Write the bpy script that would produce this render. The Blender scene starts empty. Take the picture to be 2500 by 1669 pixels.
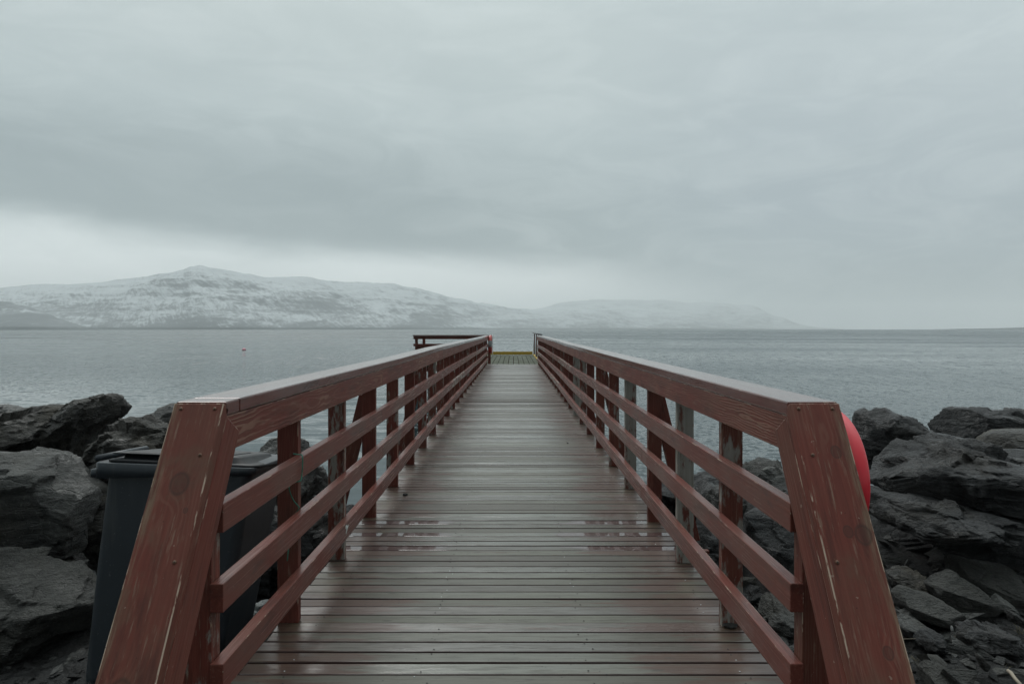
import bpy, bmesh, math, random
import numpy as np
from mathutils import Vector, Matrix, noise
R = math.radians
rnd = random.Random(11)
S = bpy.context.scene
C = S.collection

# ------------------------------------------------------------------ camera
H = 1.4                                   # eye height above the deck (deck top is z = 0)
cam = bpy.data.cameras.new("camera"); cam_o = bpy.data.objects.new("camera", cam); C.objects.link(cam_o)
cam.sensor_width = 36; cam.lens = 24
cam.shift_x = -0.0011; cam.shift_y = -0.0126
cam_o.location = (0, 0, H); cam_o.rotation_euler = (R(90), 0, 0)
cam.clip_start = 0.05; cam.clip_end = 40000
S.camera = cam_o
S.view_settings.view_transform = 'Standard'; S.view_settings.look = 'None'
S.view_settings.exposure = 0; S.view_settings.gamma = 1
S.cycles.volume_bounces = 2

# ------------------------------------------------------------------ node helpers
def lin(r, g, b):
    f = lambda v: (v/255/12.92) if v/255 <= .04045 else ((v/255+.055)/1.055)**2.4
    return (f(r), f(g), f(b), 1)
class NT:
    def __init__(s, tree): s.t = tree; s.n = tree.nodes; s.l = tree.links
    def new(s, ty, **kw):
        n = s.n.new(ty)
        for k, v in kw.items(): setattr(n, k, v)
        return n
    def put(s, sock, v):
        if v is None: return
        if hasattr(v, 'is_output') or isinstance(v, bpy.types.NodeSocket): s.l.new(v, sock)
        else:
            if isinstance(v, (int, float)) and hasattr(sock.default_value, '__len__'): v = (v,)*len(sock.default_value)
            if hasattr(sock.default_value, '__len__') and len(sock.default_value) == 3 and len(v) == 4: v = v[:3]
            sock.default_value = v
    def m(s, op, a, b=None, c=None, clamp=False):
        n = s.new('ShaderNodeMath', operation=op, use_clamp=clamp)
        s.put(n.inputs[0], a); s.put(n.inputs[1], b); s.put(n.inputs[2], c); return n.outputs[0]
    def vm(s, op, a, b=None):
        n = s.new('ShaderNodeVectorMath', operation=op); s.put(n.inputs[0], a); s.put(n.inputs[1], b)
        return n.outputs['Value'] if op in ('LENGTH', 'DOT_PRODUCT') else n.outputs[0]
    def sep(s, v):
        n = s.new('ShaderNodeSeparateXYZ'); s.l.new(v, n.inputs[0]); return n.outputs
    def comb(s, x=0, y=0, z=0):
        n = s.new('ShaderNodeCombineXYZ'); s.put(n.inputs[0], x); s.put(n.inputs[1], y); s.put(n.inputs[2], z); return n.outputs[0]
    def noise(s, vec, scale=5, detail=4, rough=.55, dist=0, out='Fac'):
        n = s.new('ShaderNodeTexNoise'); s.put(n.inputs['Vector'], vec); s.put(n.inputs['Scale'], scale)
        n.inputs['Detail'].default_value = detail; n.inputs['Roughness'].default_value = rough; n.inputs['Distortion'].default_value = dist
        return n.outputs[out]
    def vor(s, vec, scale=5, feature='F1', out='Distance', rand=1):
        n = s.new('ShaderNodeTexVoronoi', feature=feature); s.put(n.inputs['Vector'], vec); n.inputs['Scale'].default_value = scale
        n.inputs['Randomness'].default_value = rand; return n.outputs[out]
    def white(s, w):
        n = s.new('ShaderNodeTexWhiteNoise', noise_dimensions='1D'); s.put(n.inputs['W'], w); return n.outputs['Value']
    def mix(s, f, a, b, blend='MIX'):
        n = s.new('ShaderNodeMix', data_type='RGBA', blend_type=blend)
        s.put(n.inputs[0], f); s.put(n.inputs[6], a); s.put(n.inputs[7], b); return n.outputs[2]
    def ss(s, v, a, b, lo=0., hi=1.):
        n = s.new('ShaderNodeMapRange', interpolation_type='SMOOTHSTEP'); s.put(n.inputs[0], v)
        for i, x in zip((1, 2, 3, 4), (a, b, lo, hi)): s.put(n.inputs[i], x)
        return n.outputs[0]
    def ramp(s, f, stops):
        n = s.new('ShaderNodeValToRGB'); e = n.color_ramp.elements
        while len(e) < len(stops): e.new(.5)
        for i, (p, c) in enumerate(stops): e[i].position = p; e[i].color = c
        s.l.new(f, n.inputs[0]); return n.outputs[0]
    def bump(s, h, strength=.5, dist=.01, normal=None):
        n = s.new('ShaderNodeBump'); s.put(n.inputs['Height'], h); n.inputs['Strength'].default_value = strength
        n.inputs['Distance'].default_value = dist
        if normal is not None: s.l.new(normal, n.inputs['Normal'])
        return n.outputs[0]
def material(name):
    m = bpy.data.materials.new(name); m.use_nodes = True; t = NT(m.node_tree)
    b = t.n['Principled BSDF']; return m, t, b
def simple(name, col, rough=.5, metal=0, coat=0, bumps=None, var=.25):
    m, t, b = material(name)
    tc = t.new('ShaderNodeTexCoord').outputs['Object']
    nz = t.noise(tc, 9, 5)
    c2 = tuple(c*(1-var) for c in col[:3])+(1,); c3 = tuple(min(1, c*(1+var)) for c in col[:3])+(1,)
    t.put(b.inputs['Base Color'], t.mix(nz, c2, c3))
    t.put(b.inputs['Roughness'], t.m('ADD', rough-.08, t.m('MULTIPLY', nz, .16))); b.inputs['Metallic'].default_value = metal
    b.inputs['Coat Weight'].default_value = coat; b.inputs['Coat Roughness'].default_value = .2
    if bumps: t.put(b.inputs['Normal'], t.bump(t.noise(tc, bumps[0], 4), bumps[1], .002))
    return m

# ------------------------------------------------------------------ world: overcast sky
W = bpy.data.worlds.new("World"); S.world = W; W.use_nodes = True
t = NT(W.node_tree); t.n.clear()
out = t.new('ShaderNodeOutputWorld')
sky = t.new('ShaderNodeTexSky', sky_type='NISHITA', sun_disc=False)
sky.sun_elevation = R(42); sky.sun_rotation = R(-20)
d = t.new('ShaderNodeTexCoord').outputs['Generated']
x, y, z = t.sep(d)
ys = t.m('MAXIMUM', t.m('ABSOLUTE', y), .15)
u = t.m('DIVIDE', x, ys)                                    # tangent of azimuth
el = t.m('DIVIDE', z, t.m('SQRT', t.m('ADD', t.m('ADD', t.m('MULTIPLY', x, t.m('MULTIPLY', x, .3)), t.m('MULTIPLY', y, y)), .01)))
pv = t.comb(t.m('MULTIPLY', x, 1.0), y, t.m('MULTIPLY', z, 3.2))
n1 = t.m('SUBTRACT', t.noise(pv, 2.4, 5, .55, .6), .5)
n2 = t.m('SUBTRACT', t.noise(pv, 6.5, 7, .62, .9), .5)
elb = t.m('ADD', t.m('MULTIPLY', u, -.085), .084)
w_ = t.m('SUBTRACT', t.m('ADD', el, t.m('ADD', t.m('MULTIPLY', n1, .07), t.m('MULTIPLY', n2, .035))), elb)
tt = t.m('ADD', w_, .2)                                    # 0.2 = underside of the cloud deck
left = t.ramp(tt, [(0., lin(205, 213, 214)), (.15, lin(224, 232, 232)), (.185, lin(214, 223, 223)), (.225, lin(154, 167, 169)),
                   (.30, lin(153, 166, 168)), (.40, lin(175, 187, 188)), (.55, lin(184, 195, 195)), (.75, lin(190, 201, 201)), (1., lin(200, 208, 208))])
right = t.ramp(tt, [(0., lin(158, 171, 175)), (.2, lin(160, 173, 177)), (.33, lin(160, 172, 177)), (.5, lin(176, 187, 190)),
                    (.7, lin(188, 199, 200)), (1., lin(202, 209, 210))])
col = t.mix(t.ss(u, .02, .42), left, right)
col = t.mix(t.ss(n2, -.12, .2, 0, .24), col, lin(207, 216, 216))
col = t.mix(t.ss(n1, -.12, .2, 0, .25), col, lin(152, 165, 168))
col = t.mix(1., col, (.995, .998, 1.002, 1), 'MULTIPLY')
mist = t.m('MULTIPLY', t.ss(t.m('ABSOLUTE', t.m('ADD', u, .18)), .05, .42, 1, 0), t.ss(el, .125, .05))
col = t.mix(t.m('MULTIPLY', mist, .75), col, lin(226, 234, 234))
heavy = t.m('MULTIPLY', t.ss(u, .10, -.25), t.m('MULTIPLY', t.ss(tt, .205, .235), t.ss(tt, .42, .28)))
col = t.mix(t.m('MULTIPLY', heavy, .55), col, lin(141, 154, 157))
zen = t.ss(z, .40, .95)                                     # an overcast zenith is brighter than the horizon
bright = t.m('MULTIPLY', t.m('ADD', 1.20, t.m('MULTIPLY', zen, 1.7)), t.ss(y, .25, -.55, 1., .36))   # unseen sky behind the camera dimmed, added to deepen contrast
bg1 = t.new('ShaderNodeBackground'); t.put(bg1.inputs[0], col); t.put(bg1.inputs[1], bright)
bg2 = t.new('ShaderNodeBackground'); t.l.new(sky.outputs[0], bg2.inputs[0]); bg2.inputs[1].default_value = .08
mx = t.new('ShaderNodeMixShader'); mx.inputs[0].default_value = .03
t.l.new(bg1.outputs[0], mx.inputs[1]); t.l.new(bg2.outputs[0], mx.inputs[2]); t.l.new(mx.outputs[0], out.inputs['Surface'])
W.cycles.sampling_method = 'MANUAL'; W.cycles.sample_map_resolution = 512

sun = bpy.data.lights.new("sun", 'SUN'); sun.energy = .9; sun.angle = R(30); sun.color = (1, .98, .95)
sun_o = bpy.data.objects.new("sun", sun); C.objects.link(sun_o)
sun_o.rotation_euler = Vector((-.25, .7, .67)).to_track_quat('Z', 'Y').to_euler()

# ------------------------------------------------------------------ object helpers
def link(name, me, mat, parent=None, smooth=False):
    o = bpy.data.objects.new(name, me); C.objects.link(o)
    if mat: me.materials.append(mat)
    if parent: o.parent = parent
    if smooth: me.polygons.foreach_set('use_smooth', [True]*len(me.polygons))
    return o
def mesh_np(name, co, faces, mat, parent=None, smooth=True):
    me = bpy.data.meshes.new(name); me.from_pydata([tuple(c) for c in co], [], [tuple(f) for f in faces]); me.update()
    return link(name, me, mat, parent, smooth)
def tag(o, label=None, cat=None, group=None, kind=None):
    if label: o['label'] = label
    if cat: o['category'] = cat
    if group: o['group'] = group
    if kind: o['kind'] = kind
    return o
def empty(name, loc, label, cat, group=None):
    o = bpy.data.objects.new(name, None); C.objects.link(o); o.location = loc; o.empty_display_size = .1
    return tag(o, label, cat, group)
def beam_mesh(name, L, w, tk, bev=.004):
    bm = bmesh.new(); bmesh.ops.create_cube(bm, size=1)
    bmesh.ops.scale(bm, vec=(L, w, tk), verts=bm.verts)
    bmesh.ops.bevel(bm, geom=list(bm.edges), offset=bev, segments=2, profile=.6, affect='EDGES')
    lay = bm.verts.layers.float.new('edge')
    h = (L/2, w/2, tk/2)
    for v in bm.verts:
        k = sum(1 for i in range(3) if abs(v.co[i]) > h[i]-bev*.92)
        v[lay] = 1. if k >= 2 else 0.
    me = bpy.data.meshes.new(name); bm.to_mesh(me); bm.free()
    return me
def frame(p0, p1, yd):
    p0, p1 = Vector(p0), Vector(p1); X = (p1-p0).normalized(); Y = Vector(yd); Y = (Y-X*Y.dot(X)).normalized(); Z = X.cross(Y)
    M = Matrix((X, Y, Z)).transposed().to_4x4(); M.translation = (p0+p1)/2
    return M, (p1-p0).length
def beam(name, p0, p1, yd, w, tk, mat, parent, bev=.004):
    """a sawn board from p0 to p1: width w along yd, thickness tk across"""
    M, L = frame(p0, p1, yd)
    o = link(name, beam_mesh(name, L, w, tk, bev), mat)
    if parent: o.parent = parent; M = parent.matrix_basis.inverted() @ M
    o.matrix_basis = M
    return o
def tube_np(pts, r, seg=8, caps=True):
    pts = [Vector(p) for p in pts]; co = []; fc = []
    rs = r if isinstance(r, (list, tuple)) else [r]*len(pts)
    up = Vector((0, 0, 1))
    for i, p in enumerate(pts):
        a = pts[max(0, i-1)]; b = pts[min(len(pts)-1, i+1)]; T = (b-a).normalized()
        N = T.cross(up)
        if N.length < .1: N = T.cross(Vector((1, 0, 0)))
        N.normalize(); B = T.cross(N)
        for k in range(seg):
            th = 2*math.pi*k/seg; co.append(p+(N*math.cos(th)+B*math.sin(th))*rs[i])
    for i in range(len(pts)-1):
        for k in range(seg):
            a = i*seg+k; b = i*seg+(k+1) % seg; fc.append((a, b, b+seg, a+seg))
    if caps: fc.append(tuple(range(seg))[::-1]); fc.append(tuple((len(pts)-1)*seg+k for k in range(seg)))
    return co, fc
def tube(name, pts, r, mat, parent=None, seg=8):
    co, fc = tube_np(pts, r, seg); return mesh_np(name, co, fc, mat, parent)
def loft(name, sections, mat, parent=None, caps=True):
    n = len(sections[0]); co = [c for s in sections for c in s]; fc = []
    for i in range(len(sections)-1):
        for k in range(n):
            a = i*n+k; b = i*n+(k+1) % n; fc.append((a, b, b+n, a+n))
    if caps: fc.append(tuple(range(n))[::-1]); fc.append(tuple((len(sections)-1)*n+k for k in range(n)))
    return mesh_np(name, co, fc, mat, parent)
def rrect(x0, x1, y0, y1, z, r=.05, n=6, zf=None):
    pts = []
    for cx, cy, a0 in ((x1-r, y1-r, 0), (x0+r, y1-r, 90), (x0+r, y0+r, 180), (x1-r, y0+r, 270)):
        for k in range(n+1):
            a = R(a0+90*k/n); px = cx+r*math.cos(a); py = cy+r*math.sin(a)
            pts.append((px, py, z if zf is None else zf(px, py)))
    return pts

# ------------------------------------------------------------------ materials
def red_wood(name, wear=.3, ring=.5, gray=0., knots=None, tone=1., gloss=.15, edge=.6, outer=1.):
    m, t, b = material(name)
    oc = t.new('ShaderNodeTexCoord').outputs['Object']
    rv = t.new('ShaderNodeObjectInfo').outputs['Random']
    off = t.comb(t.m('MULTIPLY', rv, 37.), t.m('MULTIPLY', rv, 11.), t.m('MULTIPLY', rv, 5.))
    v = t.vm('ADD', oc, off)
    x, y, z = t.sep(v); xo, yo, zo = t.sep(oc)
    st = t.comb(t.m('MULTIPLY', x, 1.1), t.m('MULTIPLY', y, 42.), t.m('MULTIPLY', z, 42.))
    streak = t.noise(st, 2.2, 5, .6)
    warp = t.noise(t.comb(t.m('MULTIPLY', x, 2.2), t.m('MULTIPLY', y, 9), t.m('MULTIPLY', z, 9)), 1., 3, .5)
    # growth rings round an off-centre pith: cathedral figure on the faces
    py = t.m('ADD', yo, t.m('MULTIPLY', t.m('SUBTRACT', rv, .5), .06)); pz = t.m('ADD', zo, .03)
    rr = t.m('SQRT', t.m('ADD', t.m('MULTIPLY', py, py), t.m('MULTIPLY', pz, pz)))
    kk = 0.
    if knots:
        km = None
        for (kx, ky, kr) in knots:
            dd = t.vm('LENGTH', t.vm('SUBTRACT', t.comb(t.m('MULTIPLY', xo, .8), yo, 0), (kx*.8, ky, 0)))
            pull = t.ss(dd, 0, kr*3.5, kr*.9, 0)
            rr = t.m('ADD', rr, pull)
            core = t.ss(dd, kr*.75, kr*1.0, 1, 0); ringk = t.m('MULTIPLY', t.ss(dd, kr*.8, kr*1.05), t.ss(dd, kr*1.1, kr*1.5, 1, 0))
            q = t.m('ADD', t.m('MULTIPLY', core, .55), t.m('MULTIPLY', ringk, .8))
            km = q if km is None else t.m('MAXIMUM', km, q)
        kk = km
    fr = t.m('SINE', t.m('MULTIPLY', t.m('ADD', rr, t.m('MULTIPLY', warp, .055)), 620.))
    rings = t.ss(fr, .1, 1.)
    wr = t.noise(v, 1.9, 3, .5)
    base = t.mix(streak, (.084*tone, .0190*tone, .0130*tone, 1), (.215*tone, .053*tone, .036*tone, 1))
    big = t.noise(v, 2.6, 4, .6)
    base = t.mix(t.ss(big, .35, .7, 0, .55), base, (.118*tone, .050*tone, .032*tone, 1))
    gm2 = t.noise(t.comb(t.m('MULTIPLY', x, 1.3), t.m('MULTIPLY', y, 7), t.m('MULTIPLY', z, 7)), 2.3, 5, .65)
    base = t.mix(t.ss(gm2, .50, .68, 0, .55), base, (.045*tone, .016*tone, .012*tone, 1))
    base = t.mix(t.m('MULTIPLY', rings, t.m('MULTIPLY', t.ss(wr, .42, .62), .42*ring)), base, (.235, .125, .088, 1))
    # paint worn off along the grain
    wn = t.noise(t.comb(t.m('MULTIPLY', x, 5), t.m('MULTIPLY', y, 55), t.m('MULTIPLY', z, 55)), 1.6, 6, .65)
    wp = t.noise(v, 3.3, 3, .5)
    wmask = t.m('MULTIPLY', t.ss(wn, .56, .70), t.ss(wp, .62-.35*wear, .85-.3*wear))
    base = t.mix(t.m('MULTIPLY', wmask, .3+.4*wear), base, (.25, .17, .125, 1))
    if gray > 0:                                            # stain gone, silver timber left
        gm = t.noise(t.comb(t.m('MULTIPLY', x, 3.2), t.m('MULTIPLY', y, 11), t.m('MULTIPLY', z, 11)), 1.4, 6, .7)
        g = t.ss(gm, .62-.28*gray, .72-.28*gray)
        base = t.mix(g, base, t.mix(streak, (.15, .145, .125, 1), (.36, .355, .32, 1)))
    if knots:                                               # stain rubbed to olive brown along one edge
        eg = t.m('MULTIPLY', t.ss(t.m('ADD', t.m('MULTIPLY', yo, outer), t.m('MULTIPLY', warp, .05)), .070, .105), t.ss(wn, .38, .62))
        base = t.mix(t.m('MULTIPLY', eg, .75), base, (.20, .145, .095, 1))
        base = t.mix(t.ss(t.noise(v, 4.5, 5, .65), .54, .70, 0, .5), base, (.115, .068, .044, 1))
    chips = t.m('GREATER_THAN', t.noise(v, 38, 3, .5), .735)
    base = t.mix(t.m('MULTIPLY', chips, .45), base, (.36, .28, .22, 1))
    if knots: base = t.mix(t.m('MULTIPLY', kk, .75), base, (.040, .024, .018, 1))
    at = t.new('ShaderNodeAttribute', attribute_name='edge').outputs['Fac']
    en = t.noise(t.comb(t.m('MULTIPLY', x, 6), t.m('MULTIPLY', y, 30), t.m('MULTIPLY', z, 30)), 1.5, 5, .65)
    em = t.m('MULTIPLY', t.ss(at, .15, .7), t.ss(en, .62-.14*edge, .70-.14*edge))
    base = t.mix(t.m('MULTIPLY', em, .85), base, (.50, .40, .31, 1))
    spk = t.vor(v, 26, rand=1); dots = t.m('MULTIPLY', t.m('LESS_THAN', spk, .05), .6)
    base = t.mix(dots, base, (.02, .012, .01, 1))
    t.put(b.inputs['Base Color'], base)
    t.put(b.inputs['Roughness'], t.m('ADD', .50, t.m('MULTIPLY', wn, .35)))
    b.inputs['Specular IOR Level'].default_value = .28
    t.put(b.inputs['Coat Weight'], t.ss(big, .3, .65, min(1, gloss*.8), min(1, gloss*1.4))); t.put(b.inputs['Coat Roughness'], t.m('ADD', .05 if gloss > .9 else .10, t.m('MULTIPLY', streak, .16 if gloss > .9 else .3)))
    hh = t.m('ADD', t.m('MULTIPLY', streak, .6), t.m('ADD', t.m('MULTIPLY', rings, .25*ring), t.m('MULTIPLY', wmask, -.3)))
    nb = t.bump(hh, .5, .003); t.put(b.inputs['Normal'], nb)
    cb = t.bump(t.noise(v, 14, 4, .6), .12, .003); t.put(b.inputs['Coat Normal'], cb)
    return m
M_red = red_wood('red_stained_wood', .35, .45)
M_red_dark = red_wood('red_stained_wood_dark', .9, .5, tone=.85, gloss=.12)
M_fascia = red_wood('red_stained_wood_figured', .9, 1.9, tone=.95)
M_cap = red_wood('red_stained_wood_wet', .1, .1, tone=.8, gloss=1.3, edge=.2)
M_rail = red_wood('red_stained_wood_rail', .1, .12, gloss=.4, edge=.45, tone=.95)
M_gray = red_wood('peeling_red_stain', 1., .4, gray=.84, tone=.85)
M_brown = red_wood('rubbed_red_stain', 1.4, 1.1, gray=.30, tone=1.)
M_half = red_wood('half_peeled_red_stain', 1.3, .8, gray=.52, tone=.95)

P = .0968; Y0 = 2.772-13*.0968                              # board pitch and where the deck begins
def deck_material():
    m, t, b = material('wet_weathered_decking')
    g = t.new('ShaderNodeNewGeometry').outputs['Position']
    x, y, z = t.sep(g)
    idx = t.m('FLOOR', t.m('DIVIDE', t.m('SUBTRACT', y, Y0), P))
    fr = t.m('FRACT', t.m('DIVIDE', t.m('SUBTRACT', y, Y0), P))
    r1 = t.white(idx); r2 = t.white(t.m('ADD', idx, 517.3)); r3 = t.white(t.m('ADD', idx, 91.7))
    v = t.comb(t.m('ADD', x, t.m('MULTIPLY', r1, 60)), y, r2)
    st = t.noise(t.comb(t.m('MULTIPLY', t.sep(v)[0], 1.6), t.m('MULTIPLY', y, 75), r2), 1.5, 5, .6)
    soft = t.noise(t.comb(t.m('MULTIPLY', t.sep(v)[0], 1.3), t.m('MULTIPLY', y, 6), r2), 1.2, 4, .6)
    base = t.mix(st, (.028, .027, .019, 1), (.185, .190, .146, 1))
    wlk = t.noise(t.comb(t.m('MULTIPLY', t.sep(v)[0], 3.1), t.m('MULTIPLY', y, 33), r2), 1.6, 6, .7)
    base = t.mix(t.ss(wlk, .50, .64, 0, .6), base, (.040, .036, .027, 1))
    base = t.mix(t.ss(r3, .1, .9, 0, .85), base, (.050, .045, .033, 1))
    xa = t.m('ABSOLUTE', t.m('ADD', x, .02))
    # red stain along the sides and on some boards; side brown mimics rail reflections
    sn = t.noise(t.comb(t.m('MULTIPLY', t.sep(v)[0], 2.4), t.m('MULTIPLY', y, 22), r2), 1.3, 5, .65)
    side = t.ss(xa, .3, .95, 0, .44)
    base = t.mix(t.m('MULTIPLY', t.ss(xa, .35, .75), t.ss(soft, .4, .6, .2, .65)), base, (.050, .042, .028, 1))  # the rails' dark reflection, painted into the board colour towards the sides
    keep = t.m('ADD', side, t.ss(r2, .45, 1., 0, .27))
    red = t.ss(t.m('ADD', sn, keep), .80, .98)
    base = t.mix(t.m('MULTIPLY', red, .8), base, t.mix(st, (.036, .015, .009, 1), (.105, .044, .027, 1)))
    # three boards that keep their paint and hold standing water
    pud = None
    for yy in (4.955, 4.66, 4.37):
        i0 = math.floor((yy-Y0)/P)
        q = t.m('COMPARE', idx, float(i0), .4); pud = q if pud is None else t.m('MAXIMUM', pud, q)
    pud = t.m('MULTIPLY', pud, t.ss(t.m('ADD', xa, t.m('ADD', t.m('MULTIPLY', soft, .8), t.m('MULTIPLY', sn, .5))), .98, 1.10))
    base = t.mix(t.m('MULTIPLY', pud, .9), base, (.050, .012, .009, 1))
    # red edges in the gaps, where the stain never wore off
    e = t.m('MINIMUM', fr, t.m('SUBTRACT', 1, fr))
    base = t.mix(t.ss(e, .055, .11, .85, 0), base, (.035, .012, .010, 1))
    # green film along the rails, dark specks
    gr = t.m('MULTIPLY', t.ss(xa, .6, 1.), t.ss(t.noise(g, 3.5, 3), .5, .7, 0, .4))
    base = t.mix(gr, base, (.085, .090, .050, 1))
    v3 = t.comb(x, y, 0)
    big = t.m('LESS_THAN', t.m('ADD', t.vor(v3, 9), t.m('MULTIPLY', t.noise(v3, 90, 2), .05)), .067)
    mid = t.m('LESS_THAN', t.vor(v3, 24), .10)
    crumbs = t.m('MULTIPLY', t.m('ADD', t.m('MULTIPLY', mid, .8), big), t.ss(t.noise(v3, 2.2, 2), .46, .54), clamp=True)
    base = t.mix(crumbs, base, (.012, .011, .010, 1))
    kn = t.vor(t.comb(t.m('MULTIPLY', t.sep(v)[0], 3), t.m('MULTIPLY', y, 13), r2), 1.2)
    base = t.mix(t.ss(kn, .05, .14, .8, 0), base, (.030, .025, .018, 1))
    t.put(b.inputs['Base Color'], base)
    t.put(b.inputs['Roughness'], t.m('ADD', .42, t.m('MULTIPLY', st, .3)))
    wet = t.m('ADD', t.ss(soft, .3, .62, .55, 1.), t.m('MULTIPLY', pud, .7), clamp=True)
    wet = t.m('MULTIPLY', wet, t.ss(r1, .1, .75, .12, 1.))
    wet = t.m('MULTIPLY', wet, t.ss(wlk, .42, .62, 1., .45))
    wet = t.m('MAXIMUM', wet, pud)
    t.put(b.inputs['Coat Weight'], wet)
    cr = t.m('ADD', .04, t.m('ADD', t.m('MULTIPLY', t.m('SUBTRACT', 1, soft), .22), t.m('MULTIPLY', r3, .20)))
    t.put(b.inputs['Coat Roughness'], t.m('MULTIPLY', cr, t.m('SUBTRACT', 1, t.m('MULTIPLY', pud, .93))))
    b.inputs['Coat IOR'].default_value = 1.5
    t.put(b.inputs['Normal'], t.bump(t.m('ADD', t.m('ADD', st, wlk), t.m('MULTIPLY', crumbs, .5)), .7, .003))
    cb = t.bump(t.noise(t.comb(t.m('MULTIPLY', t.sep(v)[0], 5), t.m('MULTIPLY', y, 30), r2), 1.2, 5, .65), .55, .0025)
    flat = t.new('ShaderNodeNewGeometry').outputs['Normal']
    nm = t.new('ShaderNodeMix', data_type='VECTOR'); t.put(nm.inputs[0], pud); t.l.new(cb, nm.inputs[4]); t.l.new(flat, nm.inputs[5])
    t.put(b.inputs['Coat Normal'], nm.outputs[1])
    return m
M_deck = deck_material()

def rock_material(name, a, c, lichen, wet=.5, sc=1.):
    m, t, b = material(name)
    oc = t.new('ShaderNodeTexCoord').outputs['Object']; rv = t.new('ShaderNodeObjectInfo').outputs['Random']
    v = t.vm('ADD', oc, t.comb(t.m('MULTIPLY', rv, 40), t.m('MULTIPLY', rv, 23), rv))
    n = t.noise(v, 3*sc, 8, .62); f = t.noise(v, 26*sc, 6, .7)
    base = t.mix(t.ss(n, .3, .7), a, c)
    base = t.mix(t.ss(f, .35, .75, 0, .5), base, tuple(q*1.7 for q in c[:3])+(1,))
    br = t.noise(v, 1.7*sc, 4, .6)
    base = t.mix(t.ss(br, .48, .68, 0, .6), base, lichen)
    sp = t.m('MULTIPLY', t.ss(t.noise(v, 45*sc, 4, .7), .58, .68), t.ss(t.noise(v, 2.2, 3, .6), .46, .6))
    wetp = t.ss(t.noise(v, 2.3*sc, 5, .6), .46, .62)
    base = t.mix(t.m('MULTIPLY', sp, .6), base, tuple(min(.5, q*3.6) for q in c[:3])+(1,))
    t.put(b.inputs['Base Color'], base)
    t.put(b.inputs['Roughness'], t.ss(wetp, 0, 1, .75, .58-.32*wet)); b.inputs['Specular IOR Level'].default_value = .5
    sv = t.vm('MULTIPLY', v, (1.0, 1.3, 5.0))
    strata = t.noise(sv, 5*sc, 6, .7)
    cracks = t.ss(t.vor(t.vm('ADD', sv, t.vm('MULTIPLY', t.noise(v, 4, 3, out='Color'), (.5, .5, .9))), 1.8*sc, 'DISTANCE_TO_EDGE'), 0, .035)
    h = t.m('ADD', t.m('ADD', t.m('MULTIPLY', strata, .9), t.m('MULTIPLY', f, .45)), t.m('MULTIPLY', cracks, .12))
    t.put(b.inputs['Normal'], t.bump(h, 1., .085))
    return m
M_rock = rock_material('dark_wet_basalt', (0.007, 0.0078, 0.0082, 1), (0.034, 0.036, 0.037, 1), (0.036, 0.032, 0.025, 1), .9)
M_rock_mid = rock_material('grey_basalt', (0.024, 0.0255, 0.025, 1), (0.075, 0.077, 0.072, 1), (0.058, 0.053, 0.04, 1), .3)
M_rock_brown = rock_material('brownish_basalt', (0.011, 0.0115, 0.0105, 1), (0.044, 0.042, 0.035, 1), (0.06, 0.05, 0.032, 1), .5)
M_slate = rock_material('pale_slate', (0.028, 0.029, 0.027, 1), (0.068, 0.069, 0.062, 1), (0.054, 0.052, 0.043, 1), .2, 2.)
M_pale = rock_material('pale_grey_stone', (.16, .17, .17, 1), (.26, .28, .28, 1), (.2, .21, .2, 1), .1, 2.)
M_gravel = rock_material('dark_gravel', (0.007, 0.0075, 0.008, 1), (0.03, 0.031, 0.03, 1), (0.022, 0.021, 0.017, 1), .6, 5.)

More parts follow.
